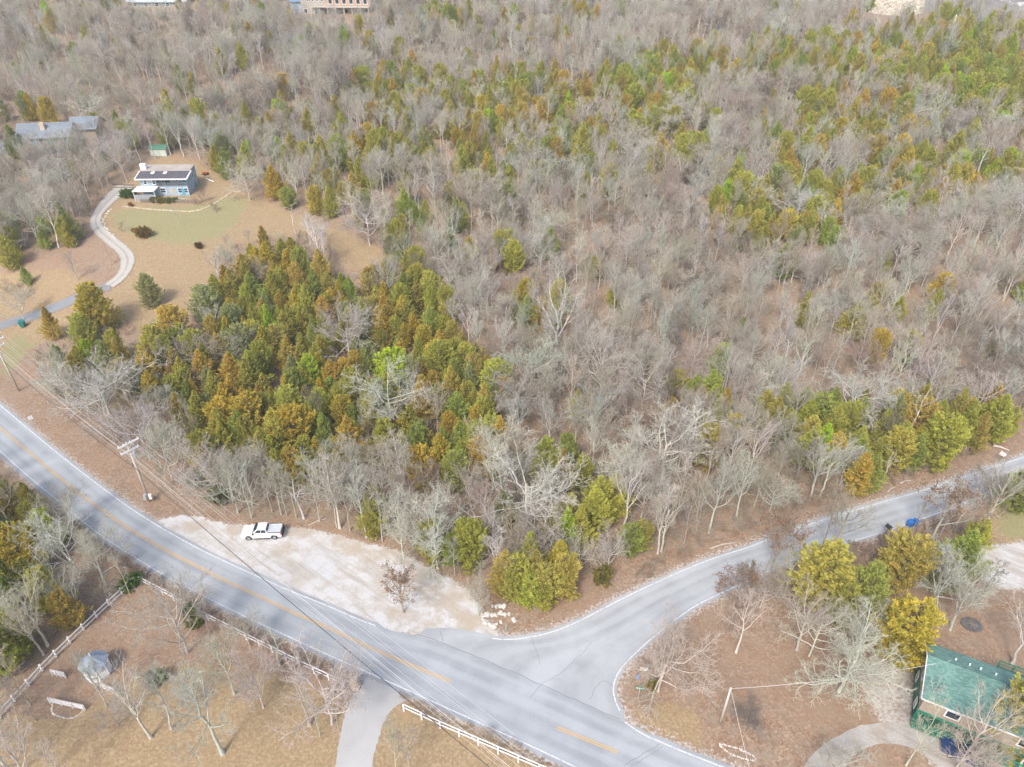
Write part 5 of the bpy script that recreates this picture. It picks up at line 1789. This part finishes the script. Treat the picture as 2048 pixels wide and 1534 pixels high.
# evergreens one can pick out: (pixel of the crown's middle, height, form, hue, width)
for px, py, hg_, fm, hu, wd in [
    (1815, 1262, 10.5, "oval", "golden", 1.25), (1655, 1150, 10.5, "oval", "olive", 1.35), (1735, 1185, 10, "oval", "green", 1.0), (1815, 1120, 9.5, "round", "bronze", 1.25), (1690, 1210, 8, "oval", "olive", 1.0), (1930, 1110, 9.5, "cone", "green", 1.1), (1955, 1075, 7, "oval", "yellow-green", .9), (1890, 1145, 7, "oval", "grey-green", 1.1), (2046, 975, 9, "cone", "green", 1.2), (2060, 1440, 11, "oval", "olive", 1.0),
    (188, 615, 11.5, "oval", "golden", 1.2), (165, 660, 8, "oval", "olive", 1.1), (98, 645, 8, "cone", "orange", .9), (296, 580, 8, "oval", "grey-green", 1.0), (412, 612, 10, "oval", "grey-green", 1.1), (345, 650, 9.5, "oval", "orange", 1.2), (310, 690, 9, "oval", "olive", 1.2), (535, 525, 10, "cone", "golden", 1.1), (527, 480, 7.5, "cone", "orange", .9), (600, 530, 9, "oval", "olive", 1.1),
    (1722, 945, 8.5, "cone", "orange", 1.0), (1745, 945, 8, "cone", "green", .9), (1795, 900, 9, "oval", "olive", 1.0), (1830, 905, 8, "column", "green", 1.0), (1888, 880, 10.5, "oval", "yellow-green", 1.15), (1935, 845, 9.5, "cone", "olive", 1.0), (1995, 835, 10, "column", "yellow-green", 1.2), (1960, 860, 8, "cone", "bronze", 1.0), (1640, 830, 9, "oval", "green", 1.2), (1550, 835, 9, "cone", "bronze", 1.0), (1845, 840, 9, "oval", "bronze", 1.1),
    (845, 795, 10, "cone", "orange", 1.05), (992, 762, 9.5, "round", "yellow-green", 1.1), (790, 745, 11, "oval", "vivid green", 1.2), (880, 725, 10, "oval", "yellow-green", 1.2), (915, 825, 9, "column", "green", 1.1), (1040, 1148, 7.5, "oval", "olive", 1.1), (1072, 1140, 8, "cone", "bronze", 1.1), (1062, 1178, 5.5, "oval", "yellow-green", 1.3), (1098, 1165, 7, "oval", "bronze", 1.2), (1085, 1190, 4.5, "round", "olive", 1.2), (1012, 1140, 8, "cone", "bronze", 1.1), (1025, 1165, 6, "oval", "olive", 1.1), (1120, 1120, 8, "cone", "golden", 1.0), (1130, 1150, 8, "oval", "bronze", 1.0), (940, 1085, 9, "oval", "yellow-green", 1.0), (905, 1100, 6, "round", "green", 1.0), (860, 1080, 8, "oval", "olive", .9), (1190, 1020, 9.5, "cone", "yellow-green", 1.1), (1135, 1060, 9, "cone", "vivid green", .8), (1160, 1055, 9, "cone", "olive", .9), (1265, 1080, 6, "round", "green", 1.1), (1285, 1070, 5.5, "round", "bronze", 1.1), (1125, 940, 9, "cone", "orange", .9), (1165, 950, 9, "cone", "yellow-green", 1.0), (1000, 880, 10, "cone", "orange", 1.1), (960, 890, 9.5, "oval", "yellow-green", 1.1), (880, 910, 9, "cone", "golden", 1.1), (910, 940, 8, "oval", "green", 1.1), (585, 930, 7, "round", "orange", 1.2), (610, 905, 7, "oval", "olive", 1.0), (635, 905, 7, "cone", "golden", .8), (700, 880, 10, "cone", "orange", 1.1), (500, 830, 9.5, "oval", "golden", 1.2), (590, 855, 9.5, "oval", "golden", 1.3), (410, 920, 8, "cone", "golden", .9), (750, 1005, 8, "column", "bronze", 1.0), (745, 1035, 7, "oval", "olive", 1.0),
    (1435, 447, 9, "cone", "golden", .9), (1137, 207, 8, "cone", "vivid green", 1.0), (1148, 225, 7, "cone", "vivid green", .8), (1300, 172, 8, "oval", "vivid green", 1.2), (1330, 172, 9, "oval", "vivid green", 1.2), (1290, 195, 8, "cone", "orange", 1.0), (1400, 810, 9, "cone", "orange", .9), (1425, 810, 9, "cone", "yellow-green", 1.0), (1390, 790, 9, "column", "green", .9), (537, 645, 9, "cone", "vivid green", .7), (620, 745, 8, "oval", "vivid green", 1.1), (1985, 700, 4.5, "round", "yellow-green", 1.0), (1815, 690, 7, "round", "olive", 1.2), (95, 225, 10, "oval", "golden", 1.0), (160, 190, 8, "cone", "golden", .8), (1060, 95, 8, "oval", "bronze", 1.1), (1131, 72, 8, "column", "yellow-green", 1.2), (868, 32, 9, "oval", "green", 1.2), (907, 32, 8, "oval", "green", 1.0), (360, 12, 8, "column", "olive", 1.0), (1745, 8, 6, "cone", "green", 1.0), (60, 320, 6, "oval", "golden", 1.0), (630, 400, 8, "oval", "golden", 1.1), (575, 395, 6, "round", "green", 1.3), (930, 330, 9, "cone", "yellow-green", 1.0), (15, 505, 8, "oval", "olive", 1.1), (50, 550, 5, "cone", "green", .9), (30, 1095, 9, "oval", "golden", 1.1), (65, 1105, 7, "cone", "golden", .9), (-22, 1305, 9, "oval", "yellow-green", 1.0), (22, 1262, 8, "oval", "yellow-green", 1.0), (5, 1010, 7, "oval", "bronze", 1.0), (60, 1035, 6, "oval", "olive", 1.0), (20, 1190, 8, "cone", "green", 1.1), (90, 1180, 8, "oval", "olive", 1.1), (130, 1215, 7, "oval", "bronze", 1.0), (1720, 830, 8, "column", "green", 1.0), (1930, 180, 9, "oval", "vivid green", 1.2), (1975, 195, 9, "oval", "vivid green", 1.2), (2010, 200, 9, "round", "green", 1.2), (1890, 250, 8, "oval", "yellow-green", 1.0)]:
    q = P(px, py, hg_ * .5)
    if q:
        add_cedar(q, hg_, fm, hu, True, wd)

# where evergreens mix into the wood: (x, y, rx, ry, share) in the photograph, measured at crown height
MIX = [(1060, 205, 150, 60, .6), (1240, 170, 70, 40, .5), (1315, 165, 90, 55, .85), (880, 32, 45, 25, .6), (1160, 28, 40, 14, .6), (1510, 120, 150, 40, .4), (1720, 125, 180, 45, .55), (1950, 165, 110, 75, .92), (1920, 70, 140, 40, .5), (1700, 215, 160, 55, .45), (1550, 380, 110, 40, .75), (1490, 420, 60, 50, .75), (1590, 470, 90, 60, .7), (1660, 410, 50, 50, .6), (1750, 265, 120, 45, .6), (1600, 300, 50, 40, .6), (1900, 350, 160, 50, .5), (1780, 390, 200, 40, .4), (600, 290, 110, 110, .22), (820, 190, 120, 50, .45), (900, 265, 180, 80, .38), (960, 330, 120, 50, .45), (700, 300, 110, 50, .42), (1300, 250, 140, 50, .45), (1340, 300, 60, 40, .4), (1090, 300, 120, 60, .38), (1640, 830, 130, 45, .8), (1750, 870, 170, 50, .8), (1870, 850, 130, 50, .8), (1960, 840, 70, 50, .6), (1400, 805, 60, 35, .75), (1130, 950, 60, 90, .7), (1090, 1140, 110, 50, .9), (1180, 1040, 70, 60, .75), (930, 1085, 45, 40, .7), (890, 905, 150, 50, .8), (1080, 612, 95, 28, .6), (20, 510, 60, 70, .6), (95, 455, 60, 40, .45), (20, 1100, 80, 130, .75), (110, 1190, 70, 60, .5), (20, 1320, 60, 90, .7), (450, 320, 60, 60, .3), (540, 375, 60, 40, .5), (860, 440, 150, 90, .2), (1010, 460, 120, 60, .15), (1400, 600, 250, 120, .06), (1800, 620, 250, 150, .07), (700, 390, 40, 60, .4), (300, 250, 90, 40, .25)]
STAND = [(58, 715), (120, 640), (300, 650), (380, 590), (470, 510), (520, 470), (610, 500), (690, 560), (740, 560), (800, 505), (850, 560), (900, 620), (930, 690), (1010, 720), (1030, 800), (960, 840), (1035, 870), (1010, 930), (900, 960), (820, 930), (700, 900), (600, 950), (470, 920), (400, 860), (300, 780), (210, 760), (110, 760)]
LOTP = LOT
HOUSE_BOX = [[(590, 20), (760, 20), (760, 66), (590, 66)], [(240, 10), (400, 10), (400, 50), (240, 50)], [(40, 310), (165, 310), (165, 352), (40, 352)], [(1725, 20), (1865, 20), (1865, 62), (1725, 62)], [(270, 310), (420, 310), (420, 420), (270, 420)], [(0, 258), (190, 240), (190, 318), (0, 318)], [(560, 0), (760, 0), (760, 34), (560, 34)], [(240, 0), (400, 0), (400, 22), (240, 22)], [(1725, 0), (1865, 0), (1865, 34), (1725, 34)], [(300, 300), (340, 300), (340, 320), (300, 320)]]


def scatter():
    xs_, ys_ = [], []
    for y in np.arange(58, 372, 3.3):
        for x in np.arange(-265, 265, 3.3):
            xs_.append(x + NR.uniform(-1.55, 1.55)); ys_.append(y + NR.uniform(-1.55, 1.55))
    x, y = np.array(xs_), np.array(ys_)
    z = height(x, y)
    px, py, zc = proj(x, y, z)
    cx_, cy_, _ = proj(x, y, z + 4.0)
    inside = in_poly(px, py, FOREST) | in_poly(px, py, FOREST_L)
    inside &= (px > -170) & (px < 2220) & (py > -45) & (py < 1500)
    for b in HOUSE_BOX:
        inside &= ~in_poly(px, py, b)
    edge = np.minimum.reduce([seg_dist(x, y, l) for l in (W_MU, W_ML, W_SU, W_SL)])
    inside &= edge > 3.0
    inside &= seg_dist(x, y, wpoly([(275, 1166), (158, 1270), (31, 1402), (-80, 1520)])) > 3.8
    share = np.full(len(x), .035)
    for a, b, rx, ry, s in MIX:
        d2 = ((cx_ - a) / rx) ** 2 + ((cy_ - b) / ry) ** 2
        share = np.maximum(share, min(.92, s * 1.05) * np.clip(1.25 - d2, 0, 1) ** .6)
    share = np.where(in_poly(cx_, cy_, STAND), .92, share)
    taken = np.array([s["p"][:2] for s in bare_sites + cedar_sites])
    for i in np.nonzero(inside)[0]:
        ced = NR.random() < share[i]
        dense = share[i] > .5
        # bare trees keep a wider spacing than young cedars
        if not ced and NR.random() > (.66 if py[i] > 330 else .60 if px[i] > 520 else .46):
            continue
        if not ced and share[i] > .3 and NR.random() < .35:
            continue
        if ced and NR.random() > .93:
            continue
        top = proj(x[i], y[i], z[i] + (7.5 if ced else 11))
        mid_ = proj(x[i], y[i], z[i] + (4.5 if ced else 7.5))
        tx, ty = np.array([top[0], mid_[0]]), np.array([top[1], mid_[1]])
        if in_poly(tx, ty, CLEAR).any() or in_poly(tx, ty, STRIP).any():
            continue
        if np.min(np.hypot(taken[:, 0] - x[i], taken[:, 1] - y[i])) < (1.9 if dense else 2.3):
            continue
        p = (float(x[i]), float(y[i]), float(z[i]))
        if ced:
            right = px[i] > 1050 and py[i] < 560
            if dense and px[i] < 1100:
                hue = rnd.choices(["olive", "bronze", "orange", "golden", "green", "vivid green", "grey-green", "yellow-green"], [34, 16, 10, 12, 10, 2, 7, 9])[0]
            else:
                hue = rnd.choices(["olive", "bronze", "orange", "golden", "green", "vivid green", "grey-green", "yellow-green"], [42, 18, 5, 7, 12, 2, 7, 7])[0]
            if px[i] > 1820 and 110 < py[i] < 270:
                hue = rnd.choice(["green", "yellow-green", "yellow-green", "olive", "olive", "vivid green", "bronze"])
            add_cedar(p, rnd.uniform(5.6, 9.2) * (1.1 if py[i] < 420 else 1), rnd.choices(["cone", "oval", "round", "column"], [48, 28, 4, 20])[0], hue)
        else:
            k = rnd.choices(["oak", "tall", "vase", "slim", "snag", "russet"], [24, 26, 22, 22, 2.5, 2.5])[0]
            hgt = {"oak": rnd.uniform(8, 11.5), "tall": rnd.uniform(9, 13.5), "vase": rnd.uniform(8, 12), "slim": rnd.uniform(7, 12), "snag": rnd.uniform(6, 11), "russet": rnd.uniform(6, 10)}[k]
            add_bare(p, hgt, k, rnd.choices(list(GREYS), [36, 26, 16, 18, 4])[0])


scatter()

# ------------------------------------------------------------------ labels for single trees
PLACES = [("the white pickup truck", 530, 1062), ("the transformer pole", 300, 1003), ("the pole near the road bend", 38, 782), ("the teal bin", 47, 654), ("the blue house", 335, 390), ("the garden shed", 318, 312),
          ("the grey-roofed house", 110, 312), ("the gazebo", 199, 1346), ("the green house", 1838, 1440), ("the street-name sign", 1276, 1398), ("the limestone blocks", 995, 1232), ("the blue bins", 1823, 1052),
          ("the white mailbox", 1998, 924), ("the fire pit", 1943, 1250), ("the square road sign", 69, 853), ("the stone pillar", 712, 1373), ("the longest picket panel", 136, 1414), ("the bare pole", 1440, 1447), ("the pale rock slab", 655, 1130),
          ("the driveway bend", 258, 525), ("the stone wall", 380, 424), ("the black mailbox", 1771, 1070), ("the leaning pole", 26, 1258), ("the concrete driveway", 715, 1480), ("the fence corner", 276, 1166),
          ("the brown clearing tip", 770, 520), ("the big silvery oak", 1323, 955), ("the vivid green cedar", 790, 790), ("the orange pointed cedar", 845, 835), ("the round yellow-green cedar", 992, 800), ("the gold roadside cedar", 1722, 975), ("the ridge house", 670, 27), ("the white rock bank", 1795, 28),
          ("the forked white oak", 1052, 1050), ("the spreading oak", 1677, 1383), ("the golden cedar", 535, 560), ("the pale verge oak", 220, 828), ("the side road mouth", 1300, 1200)]
PLW = [(n_, P(a, b)) for n_, a, b in PLACES]
ORD = ["nearest", "second nearest", "third nearest", "fourth nearest", "fifth nearest", "sixth nearest", "seventh nearest", "eighth nearest", "ninth nearest", "tenth nearest", "eleventh nearest", "twelfth nearest"]


def label_sites(sites, what, shapes, tall, short):
    groups = {}
    for s in sites:
        d = sorted((math.hypot(s["p"][0] - q[0], s["p"][1] - q[1]), n_) for n_, q in PLW)
        size = "tall " if s["h"] > tall else "short " if s["h"] < short else ""
        s["desc"] = f"{size}{s['tone']} {shapes[s['kind']]}".replace("  ", " ")
        s["place"], s["d"] = d[0][1], d[0][0]
        groups.setdefault((s["desc"], s["place"]), []).append(s)
    for (desc, place), v in groups.items():
        v.sort(key=lambda s: s["d"])
        for i, s in enumerate(v):
            if len(v) == 1 and True:
                s["label"] = f"{desc}, the only one near {place}"
            else:
                s["label"] = f"{desc}, {ORD[min(i, 11)]} of its look to {place}"


BARE_SHAPE = {"oak": "spreading bare oak", "tall": "straight bare tree", "vase": "forked bare tree", "slim": "slender bare tree", "snag": "broken dead tree", "russet": "russet-leaved bare tree"}
CED_SHAPE = {"cone": "pointed cedar", "oval": "full cedar", "round": "rounded cedar", "column": "narrow cedar"}


def split_near(sites, n):
    for s in sites:
        s["z"] = proj(*s["p"])[2]
        pxy = proj(s["p"][0], s["p"][1], s["p"][2] + s["h"] * .5)
        s["seen"] = -15 < pxy[0] < 2063 and -15 < pxy[1] < 1560
    order = sorted(sites, key=lambda s: (not s["seen"], s["z"] * (.75 if s["key"] else 1) / (s["h"] * s["w"]) ** .5))
    return order[:n], order[n:]


def plant(s, protos, name, cat, group):
    parts, nominal = protos[s["kind"]][s["i"]]
    k = s["h"] / nominal
    r = thing(name, s["label"], cat, s["p"], s["rz"], group)
    r.scale = (k * s["w"], k * s["w"], k)
    for pn, me, mt in parts:
        o = bpy.data.objects.new(pn, me)
        COL.objects.link(o); o.parent = r
        o["tint"] = list(s["col"]) if pn not in ("leaves",) else [.34, .215, .14]
        if name == "cedar_tree" and pn == "trunk":
            o["tint"] = [.22, .17, .14]
    return r


# repeats past the nearest 300 stand as one stuff object each, instancing the meshes of single trees


def scatter_object(name, recs, sources, label, kind="stuff"):
    """recs: (x,y,z, rz, (sx,sy,sz), index, tint); sources: list of lists of placed part objects."""
    me = bpy.data.meshes.new(name)
    n = len(recs)
    me.vertices.add(n)
    me.vertices.foreach_set("co", np.array([r[0] for r in recs], np.float32).ravel())
    for nm, ty, vals, key in (("pick", 'INT', [r[3] for r in recs], "value"), ("spin", 'FLOAT_VECTOR', [(0, 0, r[1]) for r in recs], "vector"), ("size", 'FLOAT_VECTOR', [r[2] for r in recs], "vector"), ("tint", 'FLOAT_COLOR', [(*r[4], 1) for r in recs], "color")):
        at = me.attributes.new(nm, ty, 'POINT')
        at.data.foreach_set(key, np.array(vals, np.int32 if ty == 'INT' else np.float32).ravel())
    o = bpy.data.objects.new(name, me)
    COL.objects.link(o)
    ng = bpy.data.node_groups.new(name, 'GeometryNodeTree')
    ng.interface.new_socket("Geometry", in_out='INPUT', socket_type='NodeSocketGeometry')
    ng.interface.new_socket("Geometry", in_out='OUTPUT', socket_type='NodeSocketGeometry')
    N, L = ng.nodes, ng.links
    gi, go = N.new("NodeGroupInput"), N.new("NodeGroupOutput")
    ip = N.new("GeometryNodeInstanceOnPoints")
    ip.inputs["Pick Instance"].default_value = True

    def named(nm, ty):
        a = N.new("GeometryNodeInputNamedAttribute"); a.data_type = ty
        a.inputs["Name"].default_value = nm
        return a.outputs["Attribute"]
    allj = N.new("GeometryNodeJoinGeometry")
    for parts in reversed(sources):
        j = N.new("GeometryNodeJoinGeometry")
        for po in parts:
            oi = N.new("GeometryNodeObjectInfo"); oi.transform_space = 'ORIGINAL'
            oi.inputs["Object"].default_value = po
            L.new(oi.outputs["Geometry"], j.inputs[0])
        gti = N.new("GeometryNodeGeometryToInstance")
        L.new(j.outputs[0], gti.inputs[0])
        L.new(gti.outputs[0], allj.inputs[0])
    L.new(gi.outputs[0], ip.inputs["Points"])
    L.new(allj.outputs[0], ip.inputs["Instance"])
    L.new(named("pick", 'INT'), ip.inputs["Instance Index"])
    er = N.new("FunctionNodeEulerToRotation")
    L.new(named("spin", 'FLOAT_VECTOR'), er.inputs[0])
    L.new(er.outputs[0], ip.inputs["Rotation"])
    L.new(named("size", 'FLOAT_VECTOR'), ip.inputs["Scale"])
    L.new(ip.outputs[0], go.inputs[0])
    md = o.modifiers.new("scatter", 'NODES')
    md.node_group = ng
    return tag(o, label, None, None, kind)


def plant_all(sites, protos, name, cat, group, n, stuff_name, stuff_label, shapes, tall, short):
    near, rest = split_near(sites, n)
    label_sites(near, cat, shapes, tall, short)
    src = {}
    for s in near:
        r = plant(s, protos, name, cat, group)
        src.setdefault((s["kind"], s["i"]), [c for c in r.children])
    keys = list(src)
    recs = []
    for s in rest:
        k = (s["kind"], s["i"])
        if k not in src:
            k = rnd.choice(keys)
        sc_ = s["h"] / protos[k[0]][k[1]][1]
        recs.append((s["p"], s["rz"], (sc_ * s["w"], sc_ * s["w"], sc_), keys.index(k), s["col"]))
    scatter_object(stuff_name, recs, [src[k] for k in keys], stuff_label)
    return near, rest


nb_, rb_ = plant_all(bare_sites, BARE, "bare_tree", "bare tree", "bare deciduous trees of the hillside wood", 300, "bare_wood", "grey leafless wood climbing the far hillside", BARE_SHAPE, 13, 9.5)
nc_, rc_ = plant_all(cedar_sites, CEDAR, "cedar_tree", "cedar", "evergreen cedars among the bare trees", 300, "cedar_wood", "mixed olive and bronze cedars scattered over the far hillside", CED_SHAPE, 9, 6.5)
print("TREES", len(nb_), len(rb_), len(nc_), len(rc_))

# small garden and lawn shrubs
for px, py, hg_, wd, col, lab in [
    (253, 394, 2.2, 1.2, (0.108, 0.198, 0.032), "clipped dark green shrub at the parking end of the blue house hedge"), (267, 394, 2.2, 1.2, (0.117, 0.198, 0.032), "clipped dark green shrub touching the board screen of the blue house"),
    (308, 404, 1.4, 1.3, (0.270, 0.270, 0.054), "olive hedge shrub nearest the carport"), (322, 405, 1.4, 1.4, (0.288, 0.252, 0.054), "olive hedge shrub second from the carport"), (337, 405, 1.4, 1.4, (0.252, 0.270, 0.054), "olive hedge shrub third from the carport"), (350, 404, 1.3, 1.3, (0.216, 0.252, 0.054), "olive hedge shrub by the teal step"),
    (290, 474, 2.8, 1.1, (0.342, 0.207, 0.054), "large bronze shrub alone on the sloping lawn"), (398, 496, 1.5, 1.2, (0.270, 0.144, 0.054), "small dark bronze shrub alone on the lower lawn"), (262, 413, 1.2, .9, (0.468, 0.216, 0.072), "small rusty shrub above the stone wall"), (268, 464, 1.1, 1.0, (0.468, 0.234, 0.108), "tiny rusty shrub beside the large bronze one"),
    (318, 1364, 2.3, .75, (0.216, 0.342, 0.045), "bright green rounded shrub under the slender yard tree"), (383, 1228, 1.8, .9, (0.108, 0.306, 0.036), "dark green shrub just inside the road fence"), (392, 1249, 2.4, .8, (0.306, 0.360, 0.054), "yellow-green shrub below the dark one inside the road fence"), (266, 1172, 2.2, 1.1, (0.162, 0.306, 0.054), "green shrub growing at the fence corner"),
    (1305, 1376, 1.5, .8, (0.342, 0.288, 0.036), "small golden shrub at the foot of the corner oak"), (440, 1000, 2.6, 1.2, (0.216, 0.216, 0.036), "low olive shrub at the wood edge behind the pole wires"), (395, 965, 2.6, 1.2, (0.216, 0.270, 0.036), "low green shrub at the wood edge above the wires"),
    (1205, 1160, 2.2, 1.2, (0.288, 0.234, 0.054), "low tan-green shrub at the tip of the wood near the side road")]:
    q = P(px, py)
    parts, nominal = SHRUB[len(lab) % 2]
    k = hg_ / nominal
    r = thing("shrub", lab, "shrub", q, rnd.uniform(0, 6), "garden and verge shrubs")
    r.scale = (k * wd * .8, k * wd * .8, k)
    for pn, me, mt in parts:
        o = bpy.data.objects.new(pn, me); COL.objects.link(o); o.parent = r
        o["tint"] = list(jitter_col(col, .08)) if pn == "foliage" else [.2, .16, .12]
for px, py, hg_, wd, lab in [(405, 402, 3.2, 2.4, "large leafless brown bush at the gable end of the blue house"), (432, 425, 2.6, 1.6, "leafless brown bush beyond the stone wall end"), (245, 462, 2.4, 1.2, "thin leafless bush by the driveway bend"), (1500, 1170, 2.5, 1.5, "low reddish leafless bush on the side road verge"), (175, 1080, 2.8, 2.0, "leafless reddish bush on the lower verge of the main road")]:
    q = P(px, py)
    parts, nominal = BRUSH[len(lab) % 3]
    r = thing("leafless_bush", lab, "bush", q, rnd.uniform(0, 6), "leafless bushes")
    k = hg_ / nominal
    r.scale = (k * wd, k * wd, k)
    for pn, me, mt in parts:
        o = bpy.data.objects.new(pn, me); COL.objects.link(o); o.parent = r
        o["tint"] = [.30, .22, .18]

# undergrowth: uncountable twiggy brush on the wood floor and verges
def undergrowth():
    recs = []
    x = NR.uniform(-260, 260, 26000); y = NR.uniform(55, 350, 26000)
    z = height(x, y)
    px, py, zc = proj(x, y, z)
    ins = (in_poly(px, py, FOREST) | in_poly(px, py, FOREST_L)) & (px > -60) & (px < 2110) & (py > -20) & (py < 1500)
    for b in HOUSE_BOX:
        ins &= ~in_poly(px, py, b)
    edge = np.minimum.reduce([seg_dist(x, y, l) for l in (W_MU, W_ML, W_SU, W_SL)])
    ins &= edge > 2.5
    for i in np.nonzero(ins)[0][:8500]:
        k = rnd.uniform(.4, 1.0)
        c = rnd.choice([(.36, .32, .255), (.32, .275, .21), (.43, .405, .34), (.37, .30, .22)])
        recs.append(((x[i], y[i], z[i]), rnd.uniform(0, 6.28), (k * rnd.uniform(.9, 1.5),) * 2 + (k,), rnd.randrange(3), jitter_col(c)))
    verge = [[(60, 1000), (150, 1050), (260, 1120), (420, 1210), (560, 1290), (690, 1350), (640, 1360), (500, 1290), (300, 1180), (100, 1060)], [(1480, 1170), (1600, 1118), (1780, 1068), (1900, 1030), (1960, 1050), (1850, 1110), (1700, 1130), (1560, 1190)],
             [(1280, 1180), (1400, 1100), (1560, 1040), (1760, 980), (1960, 910), (1960, 900), (1700, 960), (1400, 1070), (1260, 1150)], [(720, 1350), (1130, 1534), (1100, 1534), (860, 1430)]]
    vx, vy = NR.uniform(-95, 95, 60000), NR.uniform(38, 110, 60000)
    vpx, vpy, _ = proj(vx, vy, np.zeros(60000))
    edge = np.minimum.reduce([seg_dist(vx, vy, l) for l in (W_MU, W_ML, W_SU, W_SL)])
    ok = np.any([in_poly(vpx, vpy, v) for v in verge], axis=0) & (edge > .9)
    mid = seg_dist(vx, vy, MAIN_MID)
    for i in np.nonzero(ok)[0][:700]:
        k = rnd.uniform(.16, .5)
        recs.append(((vx[i], vy[i], 0.0), rnd.uniform(0, 6.28), (k * 1.4, k * 1.4, k), rnd.randrange(3), jitter_col(rnd.choice([(.36, .27, .2), (.42, .36, .3)]))))
    src = []
    for r in [o for o in bpy.data.objects if o.name.split(".")[0] == "leafless_bush"]:
        ms = {c.data.name for c in r.children}
        if all(ms != {c.data.name for c in q[0].parent.children} for q in src):
            src.append(list(r.children))
    recs = [(a, b, c, d % len(src), e) for a, b, c, d, e in recs]
    scatter_object("undergrowth", recs, src, "brown twiggy undergrowth covering the wood floor and verges")


undergrowth()


# far valley woods: soft bumpy canopy beyond the ridge
def far_woods():
    recs = []
    x = NR.uniform(-200, 1500, 16000); y = NR.uniform(380, 1900, 16000)
    z = height(x, y)
    px, py, zc = proj(x, y, z)
    ok = (px > 1450) & (px < 2250) & (py > -70)
    src_roots = {}
    for o in bpy.data.objects:
        if o.name.split(".")[0] == "bare_tree":
            src_roots.setdefault(o.children[0].data.name, o)
    roots = list(src_roots.values())[:8]
    for i in np.nonzero(ok)[0][:4500]:
        k = rnd.uniform(.8, 1.2)
        recs.append(((x[i], y[i], z[i]), rnd.uniform(0, 6.28), (k * 1.3, k * 1.3, k), rnd.randrange(len(roots)), jitter_col((.36, .33, .31))))
    scatter_object("far_wood", recs, [list(r.children) for r in roots], "blue-grey wooded valley beyond the ridge")


far_woods()
for px, py, lab in [(2040, 22, "tiny pale-roofed house far down in the valley"), (2020, 8, "tiny white building among the far valley trees")]:
    u, v = (px - CX) / F_PX, (CY - py) / F_PX
    q = P(px, py)
    t = thing("far_house", lab, "house", q, .3)
    gable_walls(22, 12, -3, 6, 3.5, x0=-11).build("wall", M["white"], t)
    f_, b_ = gable_roof(22, 12, 6, 3.5, .6, .3, x0=-11)
    f_.add(b_.v, b_.f); f_.build("roof", M["offwhite"], t)

# ------------------------------------------------------------------ air
HAZE = 0.0003
if HAZE:
    hz = MB().box(-3150, 3150, -390, 5500, -110, CAM_H + 60)
    m = bpy.data.materials.new("haze"); m.use_nodes = True
    n = m.node_tree.nodes
    n.remove(n["Principled BSDF"])
    pv = n.new("ShaderNodeVolumePrincipled")
    pv.inputs["Color"].default_value = (.86, .91, .96, 1)
    pv.inputs["Density"].default_value = HAZE
    m.node_tree.links.new(pv.outputs[0], n["Material Output"].inputs["Volume"])
    tag(hz.build("haze", m), "thin winter haze over the hill", None, None, "stuff")
